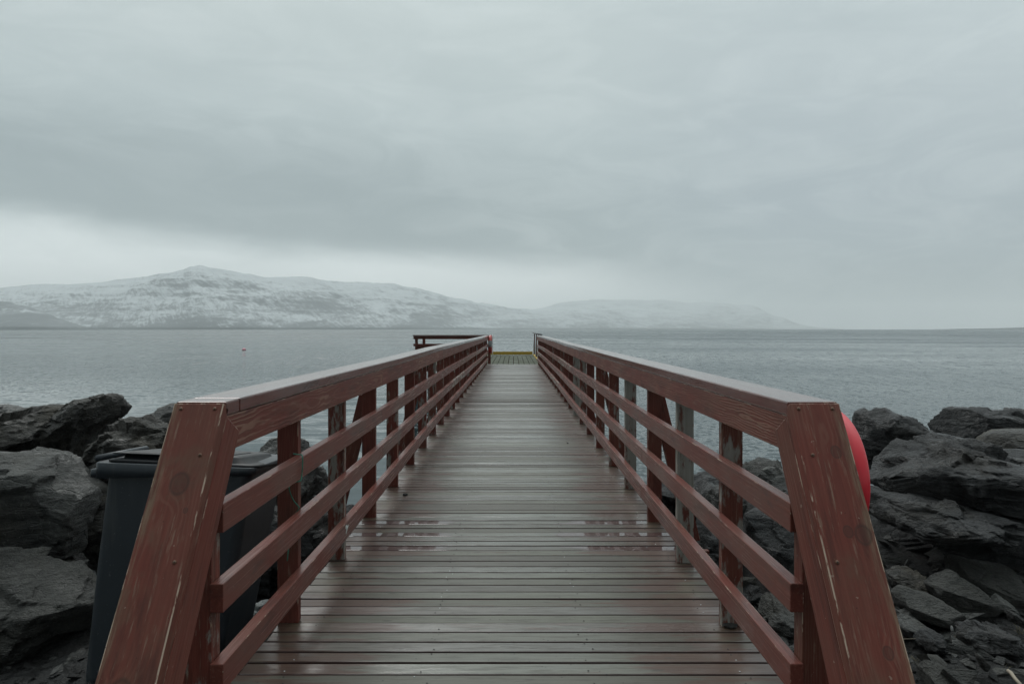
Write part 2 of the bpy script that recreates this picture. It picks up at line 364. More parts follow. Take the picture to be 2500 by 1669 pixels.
# ------------------------------------------------------------------ setting: sea, bank, mountains
WZ = -1.4
def water():
    m, t, b = material('sea_water')
    g = t.new('ShaderNodeNewGeometry').outputs['Position']; x, y, z = t.sep(g)
    dist = t.vm('LENGTH', g)
    rough_side = t.ss(t.m('ADD', x, t.m('MULTIPLY', t.m('SUBTRACT', t.noise(g, .05, 3), .5), 10)), -3, 4)   # breeze on the right, lee on the left
    open_ = t.ss(y, 14, 60)
    ru = t.m('MAXIMUM', rough_side, open_)
    def tilt(sx, sy, sc, seed, det=4):
        c = t.noise(t.comb(t.m('MULTIPLY', x, sx), t.m('MULTIPLY', y, sy), seed), sc, det, .6, .3, out='Color')
        return t.vm('SUBTRACT', c, (.5, .5, .5))
    def scale(v, f):
        n = t.new('ShaderNodeVectorMath', operation='SCALE'); t.l.new(v, n.inputs[0]); t.put(n.inputs['Scale'], f); return n.outputs[0]
    calm = t.m('SUBTRACT', 1, t.m('MULTIPLY', ru, .75))
    sl = scale(tilt(3.4, 2.6, 1.7, 1), t.ss(ru, 0, 1, .07, 1.3))                       # small chop
    sl = t.vm('ADD', sl, scale(tilt(1.7, .30, 1.5, 5), t.m('MULTIPLY', t.ss(y, 12, 50, .10, 1.1), ru)))
    sl = t.vm('ADD', sl, scale(tilt(.5, .035, 1.5, 9), t.ss(y, 45, 200, 0, 1.0)))
    sl = t.vm('ADD', sl, scale(tilt(.45, 1.5, 1.0, 13, 3), t.m('MULTIPLY', calm, .36)))      # long lazy ripples in the lee
    sx_, sy_, sz_ = t.sep(sl)
    nn_ = t.vm('NORMALIZE', t.comb(t.m('MULTIPLY', sx_, .7), sy_, 1.0))
    t.put(b.inputs['Normal'], nn_)
    wind = t.noise(t.comb(t.m('MULTIPLY', x, .012), t.m('MULTIPLY', y, .03), 0), 1., 4, .6)
    t.put(b.inputs['Base Color'], t.mix(wind, (.014, .030, .034, 1), (.024, .045, .050, 1)))
    t.put(b.inputs['Roughness'], t.m('ADD', t.ss(dist, 10, 300, .04, .16), t.m('MULTIPLY', t.ss(wind, .35, .65), .16))); b.inputs['IOR'].default_value = 1.333
    co = []; fc = []; rs = [0]+[3*1.28**k for k in range(33)]; rs = [r for r in rs if r < 7600]+[7600]; n_ = 96
    for r in rs:
        for k in range(n_): co.append((r*math.cos(2*math.pi*k/n_), r*math.sin(2*math.pi*k/n_), WZ))
    for i in range(len(rs)-1):
        for k in range(n_): a_ = i*n_+k; b_ = i*n_+(k+1) % n_; fc.append((a_, b_, b_+n_, a_+n_))
    return tag(mesh_np('sea', co, fc, m), 'calm grey sea filling the fjord', 'sea', kind='structure')
water()

def bank_z(x, y):
    s = lambda a, b, v: (lambda q: q*q*(3-2*q))(min(1, max(0, (v-a)/(b-a))))
    ax = abs(x)
    side = s(1.25, 2.2, ax)
    crest = -.27 + .30*side*s(4.4, 5.6, y)
    far = 6.4+.5*noise.noise(Vector((x*.4, 3, 0)))
    z = crest - s(far-1.2, far+5.5, y)*2.3
    z -= (1-side)*s(3.0, 5.5, y)*.55
    z += .07*noise.fractal(Vector((x*.9, y*.9, 0)), 1, 2, 4)*(1+2*s(4.5, 6, y))
    z += .05*abs(noise.noise(Vector((x*2.3, y*2.3, 5))))
    return z
def bank():
    nx, ny = 260, 220; co = []; fc = []
    for j in range(ny):
        v = j/(ny-1); y = -12+ 12*(min(v, .2)/.2)+(max(v-.2, 0)/.8)*14
        for i in range(nx):
            q = (i/(nx-1))*2-1; x = (abs(q)**1.8)*math.copysign(1, q)*60*.4+q*4
            co.append((x, y, bank_z(x, y)))
    for j in range(ny-1):
        for i in range(nx-1): a = j*nx+i; fc.append((a, a+1, a+nx+1, a+nx))
    return tag(mesh_np('shore_ground', co, fc, M_gravel), 'dark gravel shore sloping into the sea', 'ground', kind='structure')
bank()

def mountain_material(name, rockbias=0.):
    m, t, b = material(name)
    ge = t.new('ShaderNodeNewGeometry'); g = ge.outputs['Position']; x, y, z = t.sep(g)
    wv = t.noise(g, .0015, 4, .6)
    zz = t.m('ADD', z, t.m('ADD', t.m('MULTIPLY', wv, 150), t.m('MULTIPLY', x, .06)))
    st = t.noise(t.comb(t.m('MULTIPLY', x, .022), t.m('MULTIPLY', y, .0035), t.m('MULTIPLY', zz, .105)), 1.4, 8, .72, .8)
    gul = t.noise(t.comb(t.m('MULTIPLY', t.m('ADD', x, t.m('MULTIPLY', z, 1.6)), .060), t.m('MULTIPLY', y, .006), t.m('MULTIPLY', z, .02)), 1.3, 8, .78, .5)
    patch = t.noise(t.comb(t.m('MULTIPLY', x, .0020), t.m('MULTIPLY', y, .0006), t.m('MULTIPLY', z, .010)), 1.5, 5, .6, .9)
    nz = t.sep(ge.outputs['Normal'])[2]
    f = t.m('ADD', t.m('MULTIPLY', st, .72), t.m('ADD', t.m('MULTIPLY', gul, .85), t.m('MULTIPLY', patch, .60)))
    f = t.m('ADD', f, t.ss(z, 15, 330, .11, -.06)); f = t.m('ADD', f, t.ss(nz, .75, .99, .10, -.06))
    rock = t.ss(f, 1.00-rockbias, 1.24-rockbias, 0, .85)
    rock = t.m('MAXIMUM', rock, t.ss(t.m('ADD', z, t.m('MULTIPLY', gul, -14)), 6, 0))
    c = t.mix(rock, t.mix(st, (.36, .39, .40, 1), (.62, .66, .67, 1)), t.mix(gul, (.040, .050, .057, 1), (.17, .19, .195, 1)))
    t.put(b.inputs['Base Color'], c); b.inputs['Roughness'].default_value = .85; b.inputs['Specular IOR Level'].default_value = .1
    return m
def interp(pts, q):
    if q <= pts[0][0]: return pts[0][1]
    for (a, va), (b, vb) in zip(pts, pts[1:]):
        if q <= b:
            w = (q-a)/(b-a); w = w*w*(3-2*w)*.5+w*.5; return va+(vb-va)*w
    return pts[-1][1]
F = 1667.
def range_mesh(name, ridge, shore, dist, mat, nu, nv, amp, seed, label):
    """ridge: [(direction, elevation)] in tangent units *1667; shore and dist: where the foot and the crest stand"""
    co = []; fc = []; u0, u1 = ridge[0][0], ridge[-1][0]
    for i in range(nu):
        u = u0+(u1-u0)*i/(nu-1)
        hp = interp(ridge, u); D = interp(dist, u); Ds = interp(shore, u)
        for j in range(nv):
            v = j/(nv-1)
            if v < .78: k = v/.78; r = Ds+(D-Ds)*k
            else: k = 1-(v-.78)/.22*.6; r = D+(D-Ds)*(v-.78)*1.2
            top = hp/F*D
            prof = (k**.85)*(.86+.14*math.sin(k*math.pi*.5)) if v < .78 else k
            X = u/F*r
            nn = noise.fractal(Vector((X*.0022, r*.0022, seed)), 1, 2.1, 6)
            rg = 1-abs(noise.noise(Vector((X*.004+.2*nn, r*.0025, seed+9))))
            env = 4*k*(1-k)*.8+.08
            z = top*prof+amp*top*(nn*.9+.5*(rg-.75))*env+top*.05*nn*k
            # basalt terraces
            stp = 26.; tz = z+10*noise.noise(Vector((X*.0015, r*.001, 3))); fq = (tz/stp) % 1
            z += (min(1, max(0, (fq-.5)*2.2+.5))-fq)*stp*.15*min(1, k*3) if z > 0 else 0
            co.append((X, r, WZ-3+max(z, 0)+(4.5*min(1, v*30))))
    for i in range(nu-1):
        for j in range(nv-1): a = i*nv+j; fc.append((a, a+nv, a+nv+1, a+1))
    return tag(mesh_np(name, co, fc, mat), label, 'mountain', kind='structure')
cx_ = 1252.7
def rp(*pts): return [(px-cx_, 803-py) for px, py in pts]
M_mt = mountain_material('snowy_basalt')
range_mesh('mountain', rp((-420, 720), (-250, 705), (-100, 700), (0, 700), (80, 692), (150, 690), (230, 690), (300, 679), (360, 672), (400, 663), (445, 657), (465, 650), (487, 648),
    (520, 654), (600, 664), (665, 677), (760, 677), (850, 685), (940, 692), (1000, 700), (1060, 715), (1120, 730), (1190, 740), (1270, 752), (1330, 757), (1400, 756), (1480, 752), (1560, 757), (1640, 766), (1730, 780), (1820, 796), (1880, 803)),
    [(-1700, 2600), (-700, 2800), (-300, 3500), (0, 5200), (400, 5800), (700, 6500)], [(-1700, 3500), (-700, 3800), (-300, 5200), (0, 7600), (400, 7900), (700, 8000)], M_mt, 900, 110, .17, 4.,
    'snow streaked mountain across the fjord fading into fog')
range_mesh('far_ridge', rp((1180, 790), (1300, 756), (1400, 734), (1480, 729), (1600, 731), (1660, 736), (1750, 738), (1830, 744), (1900, 772), (1960, 793), (2010, 800), (2060, 803)),
    [(-1700, 9000), (1700, 9000)], [(-1700, 10200), (1700, 10200)], M_mt, 300, 50, .12, 14., 'faint ridge beyond the mountain nearly lost in fog')
range_mesh('headland', rp((-500, 690), (-300, 705), (-100, 722), (0, 734), (60, 744), (105, 760), (150, 778), (185, 790), (215, 799), (240, 803)),
    [(-1700, 1900), (0, 2100)], [(-1700, 2300), (0, 2600)], mountain_material('dark_headland_rock', .11), 240, 50, .15, 24., 'darker snow dusted headland at the left edge')
range_mesh('low_spit', rp((2280, 803), (2360, 801), (2430, 800), (2500, 798), (2700, 797), (2900, 796)),
    [(0, 3200), (1700, 3200)], [(0, 3600), (1700, 3600)], mountain_material('low_shore', .3), 80, 14, .1, 34., 'thin low spit of land on the right horizon')

# ------------------------------------------------------------------ the pier
pier = empty('wooden_pier', (0, 0, 0), 'long red stained wooden pier with rails on both sides running out over the sea', 'pier')
XL, XR = -.977, .934                                       # inner faces of the rails
RT = .0455; PW = .1                                        # rail thickness, post width
END = 26.9
posts_y = {-1: [2.315, 3.25, 4.14, 5.07, 6.05, 7.05, 8.05, 9.03, 10.05, 11.0], 1: [2.315, 3.21, 4.08, 4.96, 5.98, 6.96, 8.05, 9.07, 10.05, 11.1]}
for s in posts_y:
    p = posts_y[s]
    while p[-1]+1.0 < END: p.append(p[-1]+1.0+rnd.uniform(-.03, .03))
    p.append(END-.05)
# deck
def board_shape(L=2.2):
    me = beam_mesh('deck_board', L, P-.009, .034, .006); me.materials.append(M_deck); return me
first = None; nb = int((END+.35-Y0)/P)
bm_rest = bmesh.new()
base_me = board_shape()
for i in range(nb):
    yc = Y0+(i+.5)*P; dz = rnd.uniform(-.0016, .0016); tx = rnd.gauss(0, .020); dx = rnd.uniform(-.008, .008)
    if i < 100:
        if first is None: o = first = bpy.data.objects.new('deck_board', base_me)
        else: o = first.copy()
        C.objects.link(o); o.parent = pier
        o.location = (-.02+dx, yc, -.017+dz); o.rotation_euler = (tx, rnd.gauss(0, .0006), rnd.gauss(0, .0007))
    else:
        n0 = len(bm_rest.verts); bm_rest.from_mesh(base_me); bm_rest.verts.ensure_lookup_table()
        M = Matrix.Translation((-.02+dx, yc, -.017+dz)) @ Matrix.Rotation(tx*1.6, 4, 'X')
        for v in bm_rest.verts[n0:]: v.co = M @ v.co
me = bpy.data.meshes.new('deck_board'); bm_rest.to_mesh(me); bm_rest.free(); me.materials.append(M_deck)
o = bpy.data.objects.new('deck_board', me); C.objects.link(o); o.parent = pier; o['kind'] = 'stuff'
# screws in the deck
M_steel = simple('galvanised_steel', (.42, .43, .43, 1), .35, .8)
M_dark_hole = simple('rusty_nail_head', (.035, .028, .024, 1), .6)
def disc_np(c, r, n=8, h=.0012, dome=0):
    co = [(c[0]+r*math.cos(2*math.pi*k/n), c[1]+r*math.sin(2*math.pi*k/n), c[2]) for k in range(n)]
    co += [(c[0]+.75*r*math.cos(2*math.pi*k/n), c[1]+.75*r*math.sin(2*math.pi*k/n), c[2]+h) for k in range(n)]
    f = [(k, (k+1) % n, n+(k+1) % n, n+k) for k in range(n)]+[tuple(range(n, 2*n))]
    return co, f
for nm, mat, sel in (('deck_screw', M_steel, lambda q: q < .22), ('deck_nail', M_dark_hole, lambda q: q >= .22)):
    rr = random.Random(5); co = []; fc = []
    for i in range(nb):
        for jx in (-.92, -.37, .325, .94):
            for s in (-.25, .25):
                q = rr.random(); xx = jx+rr.uniform(-.012, .012); yy = Y0+(i+.5+s)*P+rr.uniform(-.006, .006); keep = rr.random() < .55; xx += rr.uniform(-.02, .02)
                if sel(q) and keep:
                    c, f = disc_np((xx, yy, .0012), .0034 if mat is M_steel else .0042)
                    b0 = len(co); co += c; fc += [tuple(k+b0 for k in ff) for ff in f]
    o = mesh_np(nm, co, fc, mat, pier); o['kind'] = 'stuff'

def cyl_at(name, c, axis, r, L, mat, parent, seg=12, r2=None):
    a = Vector(axis).normalized(); c = Vector(c)
    return tube(name, [c-a*L/2, c+a*L/2], [r, r2 or r], mat, parent, seg)
M_screw = simple('rusty_screw_head', (.15, .075, .045, 1), .6, .2)
M_brace = M_red_dark
def zoff(y, s): return .006*math.sin(y*.9+s)+.012*math.sin(y*.31+2*s)*(1 if y > 6 else y/6)-.006*(y > 9)
for s in (-1, 1):
    Xi = XL if s < 0 else XR; Xp = Xi+s*RT                 # inner face of the rails, inner face of the posts
    ps = posts_y[s]
    for i, y in enumerate(ps):
        mat = M_red_dark
        if s > 0: mat = {0: M_red_dark, 1: M_half, 2: M_gray, 3: M_red_dark, 4: M_gray, 5: M_brown, 8: M_half, 9: M_gray}.get(i, M_red_dark if i % 3 else M_brown)
        else: mat = {2: M_half, 4: M_brown, 7: M_half}.get(i, M_red_dark if i % 2 else M_brown)
        dep = .07 if i == 0 else .045
        br = i > 0 and i % 3 == 0
        z0 = -.35 if br else 0.001
        p = beam('post', (Xp+s*(PW/2+.001), y+dep/2, z0), (Xp+s*(PW/2+.001), y+dep/2, 1.104), (1, 0, 0), PW, dep, mat, pier)
        if mat is M_gray: p['label'] = 'post with its red stain peeled to grey timber'
        if br:                                      # every third post stands on an outrigger with a raking brace
            beam('outrigger', (Xp, y+.070, -.30), (Xp+s*.46, y+.070, -.30), (0, 0, 1), .15, .045, M_red_dark, pier)
            beam('brace', (Xp+s*.085, y+.070, .90), (Xp+s*.345, y+.070, -.16), (1, 0, .3), .10, .045, M_red_dark if i % 2 else M_brown, pier)
    # rails in lengths that meet on posts
    jo = [2.30]+[ps[k]+.022 for k in range(3, len(ps)-1, 3)]+[END]
    for zt in (.81, .541, .271):
        for k in range(len(jo)-1):
            a, b = jo[k]+(.0015 if k else 0), jo[k+1]-.0015
            dz = rnd.uniform(-.004, .004); m_ = M_rail if k < 3 else (M_rail if rnd.random() < .8 else M_half)
            beam('rail', (Xi+s*RT/2, a, zt-.049+zoff(a, s)), (Xi+s*RT/2, b, zt-.049+zoff(b, s)), (0, 0, 1), .097, RT, m_, pier)
    jf = [2.318]+[ps[k]+.03 for k in range(3, len(ps)-1, 4)]+[END]
    for k in range(len(jf)-1):
        a, b = jf[k]+.0015, jf[k+1]-.0015
        beam('fascia_board', (Xi+s*RT/2, a, 1.0425+zoff(a, s)*.6), (Xi+s*RT/2, b, 1.0425+zoff(b, s)*.6), (0, 0, 1), .123, RT, M_fascia, pier)
    jc = [2.31]+([2.43, 5.87] if s < 0 else [5.62])+[8.8, 12.0, 15.2, 18.4, 21.7, END+.03]
    for k in range(len(jc)-1):
        a, b = jc[k]+.001, jc[k+1]-.001
        za, zb = 1.130+zoff(a, s)*.6+rnd.uniform(-.001, .001), 1.130+zoff(b, s)*.6
        if k == 0: za = 1.130
        beam('handrail', (Xi+s*(.084-.004), a, za), (Xi+s*(.084-.004), b, zb), (1, 0, 0), .168, .048, M_cap, pier, .006)
    # raking end members
    ey, ez = 2.30, 1.154
    dv = Vector((0, -.521, -.853)); nv = Vector((0, .853, -.521))
    Mdg = red_wood('red_stained_wood_end_left' if s < 0 else 'red_stained_wood_end_right', .9, .5,
                   knots=[(-.385, .005, .024), (.20, -.01, .024), (-.30, .045, .006)] if s < 0 else [(-.225, .048, .020), (-.235, .004, .012), (-.49, .03, .014), (.10, .03, .012)], tone=.98, gloss=.08, edge=.95, outer=float(s))
    top = Vector((Xi+s*.080, ey-.002, ez-.002)); L = 1.33
    c0 = top+nv*.024; c1 = c0+dv*L
    dg = beam('raking_end_board', c0, c1, (1, 0, 0), .168, .048, Mdg, pier, .006)
    fb = Vector((Xi+s*(RT/2-.0025), ey, ez))+nv*(.050+.0625)+dv*(-.025)
    beam('raking_side_board', fb+dv*.055, fb+dv*1.32, nv, .125, RT, M_red, pier)
    for (aa, bb_) in ((.022, -.058), (.022, .055), (.185, -.048), (.52, -.052)):
        sx = bb_ if s > 0 else -bb_
        pz = top+dv*aa+Vector((sx, 0, 0))-nv*.0005
        sc = cyl_at('screw', pz, nv, .0062, .004, M_screw, dg, 12)
        sc.matrix_parent_inverse = dg.matrix_basis.inverted()
        hole = cyl_at('screw_socket', pz-nv*.0023, nv, .0022, .001, M_dark_hole, dg, 8); hole.matrix_parent_inverse = dg.matrix_basis.inverted()
    # short second stay outside the raking board
    q0 = Vector((Xi+s*.176, 1.90, .40)); q1 = Vector((Xi+s*.186, 1.5, -.2))
    beam('outer_stay', q0, q1, nv, .09, .018, M_red, pier)
# long bearers and piles
for xx in (-.92, -.37, .325, .94):
    beam('bearer', (xx, Y0, -.135), (xx, END+.3, -.135), (0, 0, 1), .19, .06, M_red_dark, pier)
M_pile = simple('tarred_pile', (.05, .042, .035, 1), .8, bumps=(12, .5))
for k in range(6, len(posts_y[1])-1, 3):
    for xx in (-.8, .76):
        cyl_at('pile', (xx, posts_y[1][k]+.1, -1.6), (0, 0, 1), .12, 2.7, M_pile, pier, 14)
    beam('crosshead', (-1.05, posts_y[1][k]+.1, -.31), (1.02, posts_y[1][k]+.1, -.31), (0, 0, 1), .16, .12, M_red_dark, pier)

# ------------------------------------------------------------------ landing stage at the end
stage = empty('landing_stage', (0, 0, 0), 'grey plank landing stage with a yellow kerb at the far end of the pier', 'landing stage')
M_plank = None
def plank_material():
    m, t, b = material('mossy_grey_planks')
    oc = t.new('ShaderNodeTexCoord').outputs['Object']; rv = t.new('ShaderNodeObjectInfo').outputs['Random']
    v = t.vm('ADD', oc, t.comb(t.m('MULTIPLY', rv, 30), rv, rv)); x, y, z = t.sep(v)
    st = t.noise(t.comb(t.m('MULTIPLY', x, .8), t.m('MULTIPLY', y, 22), z), 1.5, 5, .6)
    c = t.mix(st, (.030, .036, .022, 1), (.095, .105, .072, 1)); c = t.mix(t.ss(t.noise(v, 1.4, 4), .55, .7, 0, .6), c, (.20, .21, .19, 1))
    t.put(b.inputs['Base Color'], c); b.inputs['Roughness'].default_value = .8; b.inputs['Specular IOR Level'].default_value = .15; t.put(b.inputs['Normal'], t.bump(st, .6, .006)); return m
M_plank = plank_material()
SX0, SX1, SY0, SY1, SZ = -4.2, 1.22, 27.26, 38.4, -.05
x_ = SX0; pl0 = None
while x_ < SX1-.1:
    w_p = .222
    if pl0 is None: pl0 = beam('plank', (x_+w_p/2, SY0, SZ-.03), (x_+w_p/2, SY1, SZ-.03), (1, 0, 0), w_p-.022, .06, M_plank, stage); cur = pl0
    else:
        cur = pl0.copy(); C.objects.link(cur); cur.parent = stage; cur.location.x = x_+w_p/2; cur.location.z = SZ-.03+rnd.uniform(-.003, .003)
    x_ += w_p
M_yellow = simple('worn_yellow_paint', (.42, .27, .018, 1), .6, bumps=(20, .4), var=.4)
beam('yellow_kerb', (SX0, SY1-.06, SZ+.10), (SX1-.13, SY1-.06, SZ+.10), (0, 0, 1), .17, .14, M_yellow, stage)
beam('yellow_kerb', (SX1-.06, 28.0, SZ+.03), (SX1-.06, SY1, SZ+.03), (1, 0, 0), .10, .05, M_yellow, stage)
for yy in (27.5, 31.5, 35, 38.2):
    beam('stage_bearer', (SX0, yy, -.2), (SX1, yy, -.2), (0, 0, 1), .2, .12, M_red_dark, stage)
for xx in (-4, -1.4, .95):
    for yy in (28, 33, 38): cyl_at('pile', (xx, yy, -1.65), (0, 0, 1), .14, 2.7, M_pile, stage, 14)
# side railing that runs off to the left
YR = 28.35
for xx in (-4.02, -1.35-.45, -.99): beam('post', (xx, YR+.05, -.05), (xx, YR+.05, 1.06), (1, 0, 0), .12, .06, M_red_dark, stage)
beam('post', (-3.78, YR+.6, -.05), (-3.78, YR+.6, 1.06), (1, 0, 0), .12, .06, M_red_dark, stage)
beam('handrail', (-4.16, YR, 1.132), (-.95, YR, 1.132), (0, 1, 0), .17, .045, M_red_dark, stage)
beam('fascia_board', (-4.14, YR, 1.043), (-.95, YR, 1.043), (0, 0, 1), .125, .045, M_red_dark, stage)
for zt in (.79, .53, .27): beam('rail', (-4.14, YR, zt-.05), (-.95, YR, zt-.05), (0, 0, 1), .10, .045, M_red_dark, stage)
beam('raking_panel', (-4.0, YR+.09, .62), (-3.3, YR+.09, .62), (0, 0, 1), .22, .04, M_red_dark, stage)
# boarding ladder and posts on the right edge
M_white = simple('white_painted_steel', (.62, .65, .65, 1), .35, bumps=None, var=.1)
M_black = simple('black_rubber', (.012, .012, .013, 1), .5)
lad = empty('boarding_ladder', (1.17, 33, SZ), 'white and dark red ladder frame with black top bar at the far right', 'ladder')
def lp(o): o.matrix_basis = lad.matrix_basis.inverted() @ o.matrix_basis if o.matrix_basis != Matrix.Identity(4) else lad.matrix_basis.inverted(); return o
for i, yy in enumerate((31.6, 34.3, 37.6)):
    beam('post', (1.17, yy, SZ), (1.17, yy, 1.13), (0, 1, 0), .14, .06, M_red_dark, lad)
    lp(tube('side_rail', [(1.128, yy-.09, SZ), (1.128, yy-.09, 1.14)], .02, M_white, lad))
lp(tube('top_bar', [(1.17, 28.0, 1.165), (1.17, 37.6, 1.165), (1.10, 38.1, 1.20)], .03, M_black, lad))
# lifebuoy at the end of the left rail
def torus_part(name, c, Rm, r, a0, a1, mat, parent, n=20, seg=14, squash=1.):
    co = []; fc = []
    for i in range(n+1):
        a = R(a0+(a1-a0)*i/n)
        for k in range(seg):
            b_ = 2*math.pi*k/seg; rad = Rm+r*math.cos(b_)
            co.append((c[0]+r*squash*math.sin(b_), c[1]+rad*math.cos(a), c[2]+rad*math.sin(a)))
    for i in range(n):
        for k in range(seg): p = i*seg+k; q = i*seg+(k+1) % seg; fc.append((p, q, q+seg, p+seg))
    fc.append(tuple(range(seg))); fc.append(tuple(n*seg+k for k in range(seg))[::-1])
    return mesh_np(name, co, fc, mat, parent)
M_buoyred = simple('faded_red_plastic', (.42, .045, .035, 1), .4, var=.15)
M_buoygrey = simple('reflective_grey_tape', (.22, .25, .25, 1), .4)
ring = empty('lifebuoy', (-.89, 26.75, .80), 'red and grey lifebuoy hanging at the far end of the left rail', 'lifebuoy')
for (a0, a1, mt, nm) in ((40, 154, M_buoyred, 'red_segment'), (154, 194, M_buoygrey, 'grey_band'), (194, 320, M_buoyred, 'red_segment'), (320, 400, M_buoygrey, 'grey_band')):
    torus_part(nm, (0, 0, 0), .30, .068, a0, a1, mt, ring)
mesh_np('hook', *tube_np([(-.10, 0, .34), (.04, 0, .37), (.10, 0, .33), (.10, 0, .26)], .012, 6), M_white, ring)
tube('grab_line', [(.085, .37*math.cos(R(a)), .37*math.sin(R(a))+.02*math.sin(R(a*4))) for a in range(-180, 181, 15)], .008, M_white, ring, 6)

# ------------------------------------------------------------------ red lifebuoy housing on the right rail
M_redpl = simple('glossy_red_plastic', (.72, .030, .048, 1), .36, coat=.2, bumps=(30, .08), var=.10)
hous = empty('lifebuoy_housing', (1.085, 2.435, .882), 'bright red round plastic lifebuoy housing hung outside the right rail end', 'lifebuoy housing')
def turned_x(name, prof, mat, parent, n=64):
    secs = [[(px, r*math.cos(2*math.pi*k/n), r*math.sin(2*math.pi*k/n)) for k in range(n)] for px, r in prof]
    return loft(name, secs, mat, parent)
turned_x('shell', [(.020, .232), (.022, .235), (.066, .231), (.072, .225), (.074, .215), (.074, .13), (.066, .12), (.066, .001)], M_redpl, hous)
turned_x('back_flange', [(0, .232), (.002, .241), (.014, .242), (.016, .238), (.016, .230)], M_redpl, hous)
for a in (150, 60, 300):
    rad = .2385
    ca, sa = math.cos(R(a)), math.sin(R(a))
    beam('catch', (.045, rad*ca-.03*sa, rad*sa+.03*ca), (.050, rad*ca+.03*sa, rad*sa-.03*ca), (1, 0, 0), .008, .014, M_redpl, hous, .003)
beam('hanger', (-.03, 0, .20), (.02, 0, .20), (0, 1, 0), .05, .012, M_steel, hous, .002)

# ------------------------------------------------------------------ green twine on the left rail
M_twine = simple('green_twine', (.010, .16, .11, 1), .6)
yt = 3.14; a_, b_ = XL+.004, XL-RT-.004
tw = []
for (px, py, pz) in ((XL-.06, yt+.12, .80), (b_, yt+.05, .818), (XL-.02, yt+.03, .8175), (a_, yt+.01, .816), (XL+.008, yt, .77), (XL+.006, yt-.004, .73), (a_+.001, yt-.02, .708), (XL-.02, yt-.03, .703), (b_, yt+.0, .69),
                     (b_-.006, yt+.01, .66), (b_-.004, yt+.06, .60), (XL-.035, yt+.085, .56), (XL-.040, yt+.09, .545), (b_-.02, yt+.1, .50), (b_-.012, yt+.03, .42), (b_-.01, yt, .36), (b_-.016, yt+.01, .33)):
    tw.append(Vector((px, py, pz)))
fine = []
for i in range(len(tw)-1):
    p0, p1, p2, p3 = tw[max(0, i-1)], tw[i], tw[i+1], tw[min(len(tw)-1, i+2)]
    for k in range(5):
        q = k/5; fine.append(.5*((2*p1)+(p2-p0)*q+(2*p0-5*p1+4*p2-p3)*q*q+(3*p1-p0-3*p2+p3)*q**3))
tag(tube('twine', fine, .0026, M_twine, None, 6), 'thin green twine knotted round the top left rail', 'twine')
# loose stones on the deck
def chip(name, loc, r, mat, seed, label=None, cat='stone', flat=.6):
    bm = bmesh.new(); bmesh.ops.create_icosphere(bm, subdivisions=2, radius=1)
    for v in bm.verts:
        n_ = 1+.35*noise.noise(v.co*1.3+Vector((seed, 0, 0)))
        v.co = Vector((v.co.x*r*n_, v.co.y*r*n_*.8, v.co.z*r*flat*n_))
    me = bpy.data.meshes.new(name); bm.to_mesh(me); bm.free()
    o = link(name, me, mat, None, False); o.location = loc
    if label: tag(o, label, cat)
    return o
def dk(px, py, z=0):                                        # where a sight line meets a level
    yy = (H-z)*F/(py-803); return ((px-cx_)*yy/F, yy)
for (px, py, r, lb) in ((989, 1209, .022, 'black pebble on the deck near the left rail'), (1782, 1531, .034, 'flat black stone at the foot of the second right post'), (1386, 1082, .012, 'small black pebble far out on the right half of the deck')):
    xx, yy = dk(px, py); chip('pebble', (xx, yy, r*.35), r, M_rock, px, lb, 'pebble', .5 if px != 1782 else .28)
# pale paint scar on the lowest left rail is a scrap of bird dropping
M_drop = simple('dried_droppings', (.45, .48, .46, 1), .7)
xx, yy, zz = XL-.004, 0, 0
yy = .977*F/(cx_-846); co = []
bm = bmesh.new()
ctr = Vector((XL+.0012, yy, 1.4-(1289-803)*yy/F)); prv = []
for k in range(18):
    a = 2*math.pi*k/18; r_ = .022*(1+.45*math.sin(3*a+1)+.2*math.sin(5*a)); co.append((ctr.x, ctr.y+1.3*r_*math.cos(a), ctr.z+r_*math.sin(a)))
c2 = [(ctr.x+.002, ctr.y+(c[1]-ctr.y)*.7, ctr.z+(c[2]-ctr.z)*.7) for c in co]
mesh_np('bird_dropping', co+c2, [(k, (k+1) % 18, 18+(k+1) % 18, 18+k) for k in range(18)]+[tuple(range(18, 36))], M_drop, pier)

# ------------------------------------------------------------------ wheelie bin
M_bin = simple('dark_grey_bin_plastic', (.026, .033, .040, 1), .42, bumps=(180, .25), var=.15)
t_ = NT(M_bin.node_tree); b__ = t_.n['Principled BSDF']; oc_ = t_.new('ShaderNodeTexCoord').outputs['Object']
old_ = b__.inputs['Base Color'].links[0].from_socket
dr_ = t_.m('GREATER_THAN', t_.noise(oc_, 70, 2, .5), .70)     # dried splashes and dust
c1_ = t_.mix(t_.m('MULTIPLY', dr_, .55), old_, (.10, .11, .11, 1))
run_ = t_.noise(t_.comb(t_.m('MULTIPLY', t_.sep(oc_)[0], 26), t_.m('MULTIPLY', t_.sep(oc_)[1], 26), t_.m('MULTIPLY', t_.sep(oc_)[2], 1.5)), 1., 4, .6)
t_.put(b__.inputs['Base Color'], t_.mix(t_.ss(run_, .52, .75, 0, .45), c1_, (.060, .066, .066, 1)))
M_lid = simple('dark_lid_plastic', (.012, .013, .015, 1), .5, bumps=(140, .2), var=.2); M_lid.node_tree.nodes['Principled BSDF'].inputs['Specular IOR Level'].default_value = .25
BX, BY, BZ = -1.56, 3.1, -.25
bin_o = empty('wheelie_bin', (BX, BY, BZ), 'dark grey plastic wheelie bin standing beside the left rail', 'bin')
bin_o.rotation_euler = (R(-4), 0, 0); bin_o.scale = (.955, .86, 1); bin_o.location.x = -1.577
def sec(x0, x1, y0, y1, z, r=.05, zf=None): return rrect(x0-BX, x1-BX, y0, y1, z-BZ, r, 6, zf)
